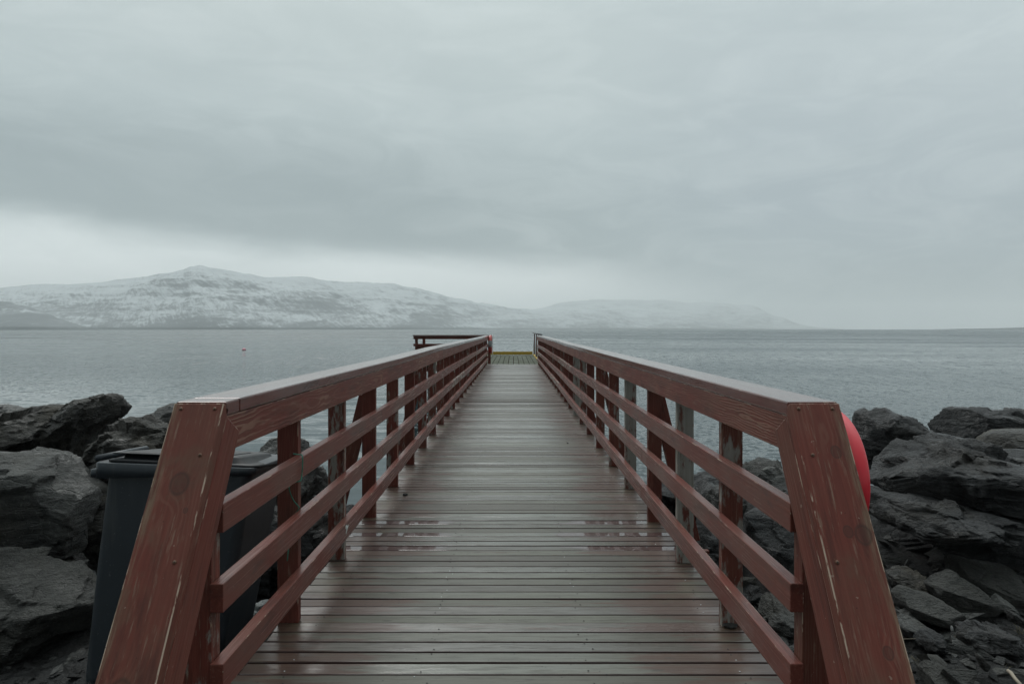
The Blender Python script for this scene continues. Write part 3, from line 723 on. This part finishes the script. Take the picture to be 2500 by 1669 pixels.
loft('body', [sec(-1.995, -1.36, .07, .52, -.285), sec(-2.0, -1.345, .065, .525, -.21), sec(-1.945, -1.255, .03, .55, .3), sec(-1.893, -1.192, .005, .57, .70, .045), sec(-1.893, -1.19, .005, .57, .74, .045)], M_bin, bin_o)
zf_t = lambda x, y: (.784-.028*((x+BX+1.94)/.78))-BZ
zf_b = lambda x, y: (.712+.018*((x+BX+1.94)/.78))-BZ
loft('rim', [sec(-1.925, -1.165, -.020, .60, 0, .035, zf_b), sec(-1.935, -1.158, -.028, .605, 0, .035, zf_b), sec(-1.935, -1.158, -.028, .605, 0, .035, zf_t), sec(-1.929, -1.163, -.022, .60, 0, .035, lambda x, y: zf_t(x, y)+.004)], M_bin, bin_o)
loft('lifting_lug', [sec(-1.968, -1.93, .0, .57, .715, .012), sec(-1.966, -1.93, .0, .57, .752, .012)], M_bin, bin_o)
zl = lambda dz: (lambda x, y: (.797+dz*.75-.032*max(0, (x+BX+1.88)/.72)**1.5-.055*max(0, y))-BZ)
lid = loft('lid', [sec(-1.882, -1.160, -.012, .60, 0, .05, zl(-.016)), sec(-1.888, -1.152, -.018, .605, 0, .05, zl(-.008)), sec(-1.886, -1.154, -.016, .603, 0, .05, zl(.002)), sec(-1.874, -1.18, -.004, .59, 0, .05, zl(.006)),
                  sec(-1.835, -1.23, .025, .555, 0, .05, zl(.008)), sec(-1.828, -1.25, .03, .55, 0, .05, zl(.038)), sec(-1.81, -1.27, .05, .53, 0, .05, zl(.048)), sec(-1.79, -1.30, .07, .51, 0, .04, zl(.049)),
                  sec(-1.77, -1.32, .09, .49, 0, .04, zl(.040))], M_lid, bin_o)
h_ = loft('handle', [sec(-1.872, -1.36, .005, .56, 0, .03, zl(.036)), sec(-1.874, -1.35, .003, .56, 0, .03, zl(.040)), sec(-1.86, -1.36, .01, .55, 0, .03, zl(.044))], M_lid, lid)
cyl_at('hinge_rod', (-1.955-BX, .29, .80-BZ), (0, 1, 0), .014, .5, M_bin, bin_o)
for yy in (.12, .50): 
    w_o = cyl_at('wheel', (-1.84-BX, yy+.02, .10), (0, 1, 0), .10, .045, M_black, bin_o, 28)
    cyl_at('hub', (-1.84-BX, yy+.02, .10), (0, 1, 0), .045, .05, M_bin, w_o, 16)
for k in range(3):
    beam('stiffening_rib', (-1.868+.004*k-BX+.0, -.001+.0*k, .53-BZ), (-1.868+.03*k*0-BX, -.001, .705-BZ), (1, 0, 0), .010, .012, M_bin, bin_o, .003) if k == 0 else None

# ------------------------------------------------------------------ boulders
def nvec(p):                                                # repeatable vector noise
    return Vector((noise.noise(p), noise.noise(p+Vector((31.4, 7.7, 2.1))), noise.noise(p+Vector((-11.3, 19.9, 43.7)))))
def rock(outline, dist, thick, mat, label, seed, sub=5, cat='boulder', p=3.2, cuts=20, rough=1., top=(), group='boulders of the shore bank', name='boulder', tilt=0.):
    """a boulder of its own distance, size and depth; outline = its contour as directions from the camera"""
    rg = random.Random(seed)
    pts = [((px-cx_)*dist/F, H-(py-803)*dist/F) for px, py in outline]
    A = sum(a[0]*b[1]-b[0]*a[1] for a, b in zip(pts, pts[1:]+pts[:1]))/2
    cx = sum((a[0]+b[0])*(a[0]*b[1]-b[0]*a[1]) for a, b in zip(pts, pts[1:]+pts[:1]))/(6*A)
    cz = sum((a[1]+b[1])*(a[0]*b[1]-b[0]*a[1]) for a, b in zip(pts, pts[1:]+pts[:1]))/(6*A)
    NT_ = 360; rad = np.zeros(NT_)
    q = [(a-cx, b-cz) for a, b in pts]
    for k in range(NT_):
        th = 2*math.pi*k/NT_; dx, dz = math.cos(th), math.sin(th); best = 0
        for (ax, az), (bx, bz) in zip(q, q[1:]+q[:1]):
            ex, ez = bx-ax, bz-az; den = dx*ez-dz*ex
            if abs(den) < 1e-9: continue
            tt_ = (ax*ez-az*ex)/den; ss_ = (ax*dz-az*dx)/den
            if tt_ > 0 and -1e-6 <= ss_ <= 1+1e-6: best = max(best, tt_)
        rad[k] = best
    rad[rad == 0] = rad[rad > 0].mean()
    ker = np.array([1, 2, 3, 2, 1])/9.; rad = np.convolve(np.concatenate([rad[-2:], rad, rad[:2]]), ker, 'valid')
    bm = bmesh.new(); bmesh.ops.create_icosphere(bm, subdivisions=sub, radius=1)
    vs = np.array([v.co[:] for v in bm.verts]); faces = [tuple(v.index for v in f.verts) for f in bm.faces]; bm.free()
    a, b, c = vs[:, 0], vs[:, 2], vs[:, 1]
    s_ = np.sqrt(a*a+b*b); th = np.arctan2(b, a) % (2*math.pi)
    k = (s_**p+np.abs(c)**p)**(-1/p); s2 = s_*k; w = c*k
    rr_ = np.interp(th/(2*math.pi)*NT_, np.arange(NT_+1), np.append(rad, rad[0]))
    Rm = rad.mean()
    X = s2*rr_*np.cos(th); Z = s2*rr_*np.sin(th); Yy = w*thick/2
    N_ = np.stack([X/Rm, Yy/(thick/2), Z/Rm], 1)
    for (nx_, ny_, nz_, fr_) in top:
        n_ = np.array([nx_, ny_, nz_]); n_ = n_/np.linalg.norm(n_); dd = N_@n_
        N_ -= np.outer(np.maximum(0, dd-dd.max()*fr_), n_)
    for _ in range(cuts):
        n_ = np.array([rg.gauss(0, .8), -abs(rg.gauss(.7, .6)), rg.gauss(.25, .7)]); n_ /= np.linalg.norm(n_)
        dd = N_@n_; hmax = dd.max(); cut = hmax*rg.uniform(.70, .93)
        ex = np.maximum(0, dd-cut); N_ -= np.outer(ex*.98, n_)
    co = np.stack([N_[:, 0]*Rm, N_[:, 1]*thick/2, N_[:, 2]*Rm], 1)
    nr = co/np.maximum(1e-6, np.linalg.norm(co, axis=1))[:, None]
    so = Vector((seed*1.7, seed*.31, 0)); ax_ = Vector((rg.uniform(-.35, .35), rg.uniform(-.3, .3), 1)).normalized()
    for i in range(len(co)):
        pt = Vector(co[i]); pp = pt/Rm
        f1 = noise.fractal(pp*1.6+so, 1, 2.1, 3)
        f2 = noise.fractal(pp*6+so, .9, 2.1, 3)
        lay = pp.dot(ax_)*7+1.3*noise.noise(pp*1.5+so); fl = lay-math.floor(lay)
        step = (max(0, 1-fl*6) if fl < .17 else 0)
        chip_ = 0
        wp = pp+.10*nvec(pp*1.6+so)
        for sc_, am in ((1.1, .20), (2.6, .13), (7.0, .085)):
            e_ = Vector((wp.x, wp.y, wp.z*(1.25 if sc_ < 2 else 2.0)))*sc_+so
            dist_, cen = noise.voronoi(e_); c0 = cen[0]; hd = nvec(c0*7.31)*2.2
            chip_ += am/sc_*((e_-c0).dot(hd)+.30*(noise.noise(c0*3.7)))
        dsp = Rm*(.040*f1+.022*f2-.022*step*(.5+.5*f1)+chip_*1.5)*rough
        co[i] += nr[i]*dsp
    o = mesh_np(name, co, faces, mat, None, True); o.location = (cx, dist, cz)
    o.data.update()
    return tag(o, label, cat, group)
def c5(*p): return [(a/4.356, 940+b/4.356) for a, b in p]
def c6(*p): return [(a/3.742, 1250+b/3.742) for a, b in p]
def cl(*p): return [(500+a/2.344, 1000+b/2.344) for a, b in p]
def c4(*p): return [(2050+a/3.92, 950+b/3.92) for a, b in p]
def c3(*p): return [(2050+a/3.742, 1250+b/3.742) for a, b in p]
def c2_(*p): return [(1600+a/2.039, 900+b/2.039) for a, b in p]
# left bank
rock(c5((-500, 420), (-250, 330), (-60, 400), (0, 370), (100, 290), (240, 228), (340, 225), (400, 245), (520, 265), (640, 300), (690, 430), (600, 620), (420, 720), (150, 800), (-200, 830), (-500, 800)), 5.6, 1.1, M_rock_brown, 'broad dark boulder at the left edge with the sea behind it', 1, 6, top=((-.3, -.6, .75, .6),), rough=0.8)
rock(c5((560, 285), (720, 165), (860, 105), (960, 97), (1110, 125), (1190, 180), (1215, 260), (1165, 335), (1030, 420), (950, 490), (860, 640), (830, 760), (700, 920), (600, 930), (500, 800), (470, 640), (600, 480)), 5.3, .85, M_rock_brown, 'tallest boulder on the left with a rounded head leaning right over the sea', 2, 6, top=((-.4, -.5, .75, .65), (.4, -.75, -.5, .55)), rough=0.75)
rock(c5((-300, 240), (-100, 230), (0, 250), (90, 285), (60, 380), (-200, 420)), 7.2, .8, M_rock_mid, 'tip of a distant boulder at the left edge above the others', 3)
rock(c5((985, 460), (1160, 338), (1205, 395), (1230, 470), (1150, 580), (1050, 560)), 6.2, .5, M_pale, 'small pale grey angular stone wedged behind the tallest left boulder', 4)
rock(c5((800, 700), (1030, 620), (1110, 540), (1180, 420), (1260, 392), (1290, 355), (1390, 370), (1500, 430), (1800, 490), (2150, 520), (2200, 760), (1300, 860), (1100, 1150), (900, 1120), (780, 1050), (760, 850)), 5.0, .9, M_rock_brown, 'rough brown boulder standing behind the bin lid', 5, 6, top=((.4, -.5, .8, .6), (-.7, -.6, .2, .6)))
rock(c5((1330, 400), (1480, 330), (1640, 270), (1700, 228), (1760, 218), (1830, 222), (1900, 270), (2050, 330), (2250, 470), (2200, 620), (1800, 620), (1450, 560)), 6.6, .9, M_rock_mid, 'smooth grey boulder at the water behind the left end post', 6, rough=0.5)
rock([(-180, 1125), (-60, 1108), (0, 1110), (87, 1113), (112, 1116), (131, 1140), (147, 1156), (190, 1190), (218, 1208), (247, 1238), (249, 1290), (240, 1325), (215, 1343), (174, 1338), (80, 1345), (53, 1356), (16, 1340), (-80, 1345), (-180, 1320)], 4.3, .95, M_rock_mid, 'large grey block left of the bin with a flat squared face', 7, 6, cuts=9, top=((.1, -.95, .25, .7), (0, -.2, 1, .8)), rough=0.45)
rock([(-160, 1395), (-80, 1385), (0, 1381), (56, 1388), (83, 1394), (115, 1408), (150, 1434), (184, 1472), (198, 1506), (187, 1530), (165, 1565), (130, 1610), (60, 1625), (-80, 1630), (-160, 1600)], 3.65, .8, M_slate, 'pale topped boulder in the lower left corner', 8, 6, cuts=8, top=((.1, -.55, .83, .5), (.1, -.8, -.6, .7)), rough=0.65)
rock([(50, 1395), (80, 1369), (104, 1363), (134, 1369), (155, 1386), (174, 1418), (186, 1430), (172, 1455), (130, 1470), (70, 1440)], 4.15, .45, M_rock_brown, 'small brown stone between the grey block and the lower left boulder', 9)
rock([(177, 1408), (206, 1396), (224, 1421), (216, 1440), (182, 1441)], 4.3, .2, M_pale, 'little whitish stone left of the bin near its foot', 10, 4)
rock([(165, 1500), (200, 1490), (222, 1540), (212, 1600), (160, 1600), (140, 1560)], 3.85, .4, M_rock, 'dark stone half hidden between the corner boulder and the bin', 12)
rock([(150, 1610), (180, 1595), (208, 1606), (204, 1640), (170, 1650), (150, 1635)], 3.45, .2, M_slate, 'flat grey stone on the gravel beside the bin foot', 13, 4)
rock([(195, 1180), (232, 1165), (300, 1180), (330, 1280), (280, 1420), (215, 1400), (200, 1330)], 4.6, .5, M_rock_brown, 'brown boulder directly behind the left side of the bin', 14)
rock(cl((120, 330), (190, 250), (230, 240), (300, 190), (415, 162), (520, 190), (575, 300), (592, 400), (600, 510), (560, 640), (420, 700), (200, 680), (100, 520)), 5.4, .9, M_rock_mid, 'dark boulder seen through the left rails with the twine in front', 15, 6, top=((-.1, -.5, .85, .6),))
rock(cl((150, 640), (280, 520), (430, 560), (600, 640), (700, 660), (730, 760), (650, 900), (420, 1080), (200, 1120), (90, 900)), 4.75, .8, M_rock, 'wet black boulder low behind the middle left rail', 16, 6)
rock(cl((190, 1160), (290, 1118), (345, 1130), (340, 1200), (250, 1290), (180, 1310), (150, 1240)), 3.95, .3, M_pale, 'whitish stone under the left rails beside the bin', 17)
rock(cl((560, 600), (700, 590), (860, 575), (900, 640), (880, 760), (700, 840), (580, 800)), 6.3, .8, M_rock, 'low black boulder at the waterline behind the second left post', 18)
# right bank, through the rails
rock(c2_((430, 510), (480, 475), (560, 446), (610, 462), (640, 500), (640, 600), (560, 680), (440, 660)), 6.6, .6, M_slate, 'pale smooth boulder seen through the right rails beside the sea', 21, top=((-.1, -.5, .85, .6),), rough=0.5)
rock(c2_((550, 560), (600, 492), (655, 474), (720, 490), (840, 560), (900, 700), (820, 800), (640, 780), (560, 700)), 6.0, .7, M_rock_mid, 'layered grey boulder behind the top right rail end', 22)
rock(c2_((20, 590), (100, 560), (185, 548), (290, 535), (330, 560), (420, 600), (430, 700), (300, 800), (100, 780), (20, 700)), 6.6, .8, M_rock, 'black boulder at the waterline behind the second right post', 23)
rock(c2_((255, 640), (330, 590), (430, 620), (480, 680), (495, 780), (440, 830), (330, 780), (270, 700)), 5.9, .5, M_rock_mid, 'grey cracked stone behind the first open bay of the right rails', 24)
rock(c2_((480, 745), (540, 722), (640, 760), (760, 800), (860, 900), (860, 1080), (700, 1120), (560, 1080), (490, 940)), 5.0, .7, M_rock, 'upright black block behind the middle right rail', 25, 6, cuts=8, top=((-.1, -.4, .9, .75), (-.6, -.7, .1, .7)), rough=0.6)
rock(c2_((180, 780), (330, 740), (440, 800), (470, 960), (460, 1090), (300, 1120), (190, 1000)), 5.5, .8, M_rock, 'shadowed boulder behind the first right posts', 26)
rock(c2_((545, 1215), (610, 1160), (700, 1175), (780, 1260), (800, 1340), (700, 1360), (640, 1342), (570, 1290)), 4.1, .5, M_rock_mid, 'angular dark stone under the lowest right rail', 27, cuts=8, top=((.1, -.5, .85, .5), (.6, -.7, 0, .6)))
rock(c2_((420, 1130), (520, 1100), (600, 1140), (590, 1190), (500, 1220), (430, 1190)), 4.8, .4, M_rock, 'thin black slab behind the lowest right rail', 28)
# right bank, beyond the end post
rock(c4((285, 265), (310, 235), (390, 213), (450, 215), (560, 225), (690, 270), (760, 320), (830, 370), (920, 430), (1010, 495), (960, 600), (730, 680), (620, 760), (440, 800), (300, 840), (262, 640), (252, 520), (278, 380)), 5.7, .9, M_rock, 'dark pointed boulder right of the red housing against the sea', 31, 6, top=((.3, -.5, .8, .6), (-.5, -.8, -.2, .65)), rough=0.75)
rock(c4((1000, 300), (1060, 260), (1130, 240), (1220, 205), (1400, 203), (1764, 212), (2050, 225), (2350, 280), (2400, 480), (2000, 560), (1440, 580), (1040, 540), (985, 440), (990, 350)), 6.2, 1.0, M_rock, 'flat topped dark boulder at the upper right edge against the sea', 32, 6, top=((.1, -.4, .9, .6), (-.2, -.9, -.2, .75)), rough=0.7)
rock(c4((1400, 560), (1530, 440), (1640, 410), (1900, 402), (2300, 430), (2400, 640), (1900, 720), (1500, 680)), 5.5, .7, M_rock_brown, 'smooth brownish boulder at the right edge under the flat topped one', 33, 6, cuts=5, top=((0, -.45, .9, .6),), rough=0.45)
rock(c4((298, 810), (400, 722), (600, 690), (700, 600), (900, 520), (1050, 490), (1250, 470), (1400, 510), (1500, 560), (1620, 620), (1900, 640), (2350, 720), (2450, 1000), (2300, 1240), (1900, 1190), (1600, 1160), (1300, 1100), (1000, 1050), (700, 1020), (400, 1020), (300, 960)), 4.85, 1.2, M_rock, 'biggest boulder on the right, a long ridge backed slab', 34, 6, cuts=12, top=((-.1, -.45, .9, .62), (.2, -.9, -.35, .7)))
rock(c4((270, 1090), (420, 1085), (600, 1095), (1100, 1110), (1600, 1200), (1900, 1260), (2350, 1300), (2400, 1420), (1900, 1440), (1700, 1370), (1560, 1425), (1300, 1385), (950, 1395), (660, 1360), (280, 1345)), 4.45, 1.15, M_rock, 'long flat slab overhanging a dark hollow on the right', 35, 6, top=((.05, -.5, .86, .6), (0, -.75, -.66, .6)))
rock(c4((200, 1330), (900, 1330), (1700, 1360), (2350, 1400), (2400, 1750), (1500, 1720), (800, 1740), (250, 1700)), 5.0, .7, M_rock, 'boulder in deep shade under the overhanging right slab', 36)
rock(c3((1065, 450), (1180, 452), (1330, 500), (1600, 520), (1645, 560), (1580, 640), (1650, 740), (1560, 860), (1400, 880), (1230, 800), (1100, 640)), 4.25, .35, M_slate, 'broad grey slab leaning under the hollow at the right edge', 37, top=((.12, -.52, .85, .38), (-.3, -.9, -.2, .72)), cuts=3, p=8, rough=.32)
rock(c3((850, 690), (960, 565), (1080, 565), (1230, 660), (1420, 840), (1340, 905), (1130, 910), (1000, 860), (900, 780)), 4.0, .22, M_slate, 'pale tilted slate slab in the middle of the right rubble', 38, top=((.12, -.52, .85, .38), (-.3, -.9, -.2, .72)), cuts=3, p=8, rough=.32)
rock(c3((560, 800), (600, 738), (640, 725), (780, 770), (900, 800), (1020, 860), (1155, 960), (1150, 1005), (1000, 1010), (780, 960), (600, 920)), 3.85, .28, M_slate, 'long narrow slate block lying in front of the tilted slab', 39, top=((.12, -.52, .85, .38), (-.3, -.9, -.2, .72)), cuts=3, p=8, rough=.32)
rock(c3((555, 1045), (640, 980), (760, 990), (790, 1060), (740, 1120), (610, 1130)), 3.7, .2, M_rock_mid, 'small grey stone below the long slate block', 40, 4, top=((.12, -.52, .85, .38), (-.3, -.9, -.2, .72)), cuts=3, p=8, rough=.32)
rock(c3((720, 1200), (800, 1120), (905, 1105), (945, 1200), (910, 1270), (800, 1260)), 3.55, .2, M_rock, 'small dark wedge of rock beside the right end board', 41, 4, cuts=8, p=4)
rock(c3((1130, 1130), (1250, 1048), (1500, 1095), (1680, 1180), (1560, 1270), (1400, 1300), (1170, 1260)), 3.55, .3, M_rock, 'rounded dark rock below the slate slab near the right edge', 42, cuts=7)
rock(c3((800, 1480), (880, 1415), (1000, 1450), (1090, 1510), (1110, 1620), (820, 1640)), 3.2, .2, M_slate, 'grey slate chunk at the bottom edge right of the end board', 43, top=((.12, -.52, .85, .38), (-.3, -.9, -.2, .72)), cuts=3, p=8, rough=.32)
rock(c3((1430, 830), (1500, 770), (1560, 840), (1560, 930), (1470, 910)), 3.95, .15, M_rock_mid, 'small pointed stone right of the tilted slab', 44, 4, top=((.12, -.52, .85, .38), (-.3, -.9, -.2, .72)), cuts=3, p=8, rough=.32)
rock(c3((500, 600), (600, 550), (700, 530), (800, 600), (860, 700), (740, 760), (560, 740)), 4.2, .35, M_rock_brown, 'brown broken rock left of the tilted slab', 45, cuts=9, top=((.12, -.52, .85, .38), (-.3, -.9, -.2, .72)))
rock(c3((1240, 1290), (1290, 1300), (1365, 1390), (1345, 1475), (1300, 1420)), 3.25, .04, M_slate, 'thin blade of slate standing in the gravel', 46, 4, cuts=3, p=5, rough=.4)
rock(c3((1130, 1385), (1215, 1358), (1235, 1400), (1170, 1425)), 3.25, .08, M_slate, 'small flat slate chip on the gravel left of the blade', 47, 4, top=((.12, -.52, .85, .38), (-.3, -.9, -.2, .72)), cuts=3, p=8, rough=.32)
rock(c3((560, 920), (640, 900), (690, 960), (620, 1000), (560, 980)), 3.8, .12, M_rock_mid, 'dark chip between the long block and the end board', 48, 4, cuts=6)
rock(c3((1560, 900), (1620, 930), (1684, 1010), (1660, 1050), (1580, 990)), 3.7, .1, M_rock, 'dark angular stone at the right edge above the gravel', 49, 4, cuts=5, p=4)
rock(c3((1500, 400), (1900, 380), (2000, 900), (1700, 950), (1600, 700)), 4.9, .5, M_rock, 'shadowed boulder at the right edge beside the grey slab', 50)

# gravel and flakes: nobody could count these
def gravel(name, spots, mat, seed, label, smin, smax):
    rg = random.Random(seed); co = []; fc = []
    base = []
    for q in range(6):
        bm = bmesh.new()
        for _ in range(9): bm.verts.new((rg.gauss(0, 1), rg.gauss(0, .8), rg.gauss(0, .42)))
        r_ = bmesh.ops.convex_hull(bm, input=bm.verts)
        bmesh.ops.delete(bm, geom=[g for g in r_['geom_interior'] if isinstance(g, bmesh.types.BMVert)], context='VERTS')
        bm.verts.index_update(); base.append(([v.co.copy() for v in bm.verts], [tuple(v.index for v in f.verts) for f in bm.faces])); bm.free()
    for (x0, x1, y0, y1, n_) in spots:
        for _ in range(n_):
            x = rg.uniform(x0, x1); y = rg.uniform(y0, y1); s_ = smin*(smax/smin)**(rg.random()**2.2)
            v_, f_ = base[rg.randrange(6)]
            M = Matrix.Translation((x, y, bank_z(x, y)+s_*.25)) @ Matrix.Rotation(rg.uniform(0, 6.28), 4, 'Z') @ Matrix.Rotation(rg.gauss(0, .35), 4, 'X') @ Matrix.Scale(s_, 4)
            b0 = len(co); co += [M @ v for v in v_]; fc += [tuple(k+b0 for k in f) for f in f_]
    return tag(mesh_np(name, co, fc, mat, None, False), label, 'gravel', kind='stuff')
gravel('gravel', [(1.15, 3.6, 2.0, 4.6, 5200), (-3.6, -1.15, 2.3, 4.6, 3200)], M_gravel, 3, 'dark crushed gravel on the shore', .004, .026)
gravel('slate_chips', [(1.15, 3.6, 2.0, 4.7, 420), (-3.4, -1.15, 2.3, 4.6, 160), (1.3, 4, 4.6, 6.5, 220), (-4, -1.3, 4.6, 6.5, 160)], M_rock_mid, 8, 'broken slate chips strewn over the gravel', .018, .07)

# twig, feather, dry grass on the right
M_twig = simple('bleached_driftwood', (.30, .26, .20, 1), .7, bumps=(40, .5))
def gp(px, py, dz=0.02):
    yy = 3.0
    for _ in range(20): z = bank_z((px-cx_)*yy/F, yy)+dz; yy = (H-z)*F/(py-803)
    return Vector(((px-cx_)*yy/F, yy, z))
a, b = gp(2461, 1636, .03), gp(2500, 1680, .03)
tag(tube('driftwood_stick', [a, a.lerp(b, .15)+Vector((.002, 0, .003)), a.lerp(b, .5)+Vector((-.003, 0, .004)), b], [.0075, .009, .008, .009], M_twig, None, 10), 'bleached driftwood stick in the lower right corner', 'stick')
a, b = gp(2165, 1578), gp(2240, 1558, .06); tag(tube('grass_stalk', [a, a.lerp(b, .5)+Vector((0, 0, .02)), b], [.002, .0015, .001], M_twig, None, 5), 'long thin dry stalk beside the right end board', 'grass stalk')
M_feather = simple('white_feather', (.62, .63, .62, 1), .7)
f0 = gp(2328, 1545, .03); fe = empty('feather', f0, 'white feather lying on the right rubble', 'feather')
tube('quill', [(0.004, 0, -.012), (-.003, 0, .012), (-.008, 0, .035)], .0012, M_feather, fe, 5)
cf = []; ff = []
for i in range(9):
    q = i/8; w_f = .011*math.sin(math.pi*(.15+.8*q)); z_ = -.002+.040*q; x_f = -.001-.010*q
    cf += [(x_f-w_f, 0, z_+.006), (x_f, -.003, z_), (x_f+w_f*.7, 0, z_+.006), (x_f, .001, z_)]
for i in range(8):
    for k in range(4): p_ = i*4+k; q_ = i*4+(k+1) % 4; ff.append((p_, q_, q_+4, p_+4))
mesh_np('vane', cf, ff, M_feather, fe)
M_grass = simple('dry_grass_blades', (.26, .23, .15, 1), .7)
rg = random.Random(4); co = []; fc = []
for (px, py, n_) in ((2492, 1548, 7), (2190, 1462, 2), (2330, 1585, 3), (2240, 1620, 4), (2455, 1640, 3)):
    for _ in range(n_):
        p0 = gp(px+rg.uniform(-6, 6), py, .0); p1 = p0+Vector((rg.uniform(-.05, .05), rg.uniform(-.03, .03), rg.uniform(.02, .07)))
        c_, f_ = tube_np([p0, p0.lerp(p1, .5)+Vector((0, 0, .008)), p1], [.0013, .001, .0005], 4); b0 = len(co); co += c_; fc += [tuple(k+b0 for k in f) for f in f_]
tag(mesh_np('dry_grass', co, fc, M_grass), 'sparse dry grass blades in the gravel', 'grass', kind='stuff')
# a spare red board lying on the ground by the right end post
tag(beam('loose_board', (1.22, 2.42, -.18), (1.50, 2.34, -.19), (0, 1, 0), .12, .03, M_red, None), 'end of an orange red board on the ground at the bottom right of the pier', 'board')

# buoy out on the water
by = F*(H-WZ)/52.; bx = (595.5-cx_)*by/F
bu = empty('mooring_buoy', (bx, by, WZ), 'small pink and black mooring buoy floating left of the pier', 'buoy')
def ball(name, r, z0, z1, mat):
    secs = []
    for i in range(9):
        z = z0+(z1-z0)*i/8; rr_ = math.sqrt(max(1e-5, r*r-z*z)); secs.append([(rr_*math.cos(2*math.pi*k/20), rr_*math.sin(2*math.pi*k/20), z+.06) for k in range(20)])
    return loft(name, secs, mat, bu)
M_pink = simple('sun_bleached_pink_plastic', (.75, .30, .36, 1), .4, var=.1)
ball('dome', .24, -.0, .2395, M_pink); ball('hull', .24, -.2395, -.001, M_black)

# ------------------------------------------------------------------ air
hz = bpy.data.materials.new('mist'); hz.use_nodes = True; t = NT(hz.node_tree); t.n.clear()
o_ = t.new('ShaderNodeOutputMaterial'); pv_ = t.new('ShaderNodeVolumePrincipled')
pv_.inputs['Color'].default_value = (.93, .965, .965, 1); pv_.inputs['Density'].default_value = 1.45e-4; pv_.inputs['Anisotropy'].default_value = 0.
t.l.new(pv_.outputs[0], o_.inputs['Volume'])
bm = bmesh.new(); bmesh.ops.create_cube(bm, size=1); bmesh.ops.scale(bm, vec=(27000, 27000, 480), verts=bm.verts); bmesh.ops.translate(bm, vec=(0, 0, 480/2-9), verts=bm.verts)
me = bpy.data.meshes.new('haze'); bm.to_mesh(me); bm.free()
tag(link('haze', me, hz), 'thin cold mist over the fjord', 'haze', kind='stuff')
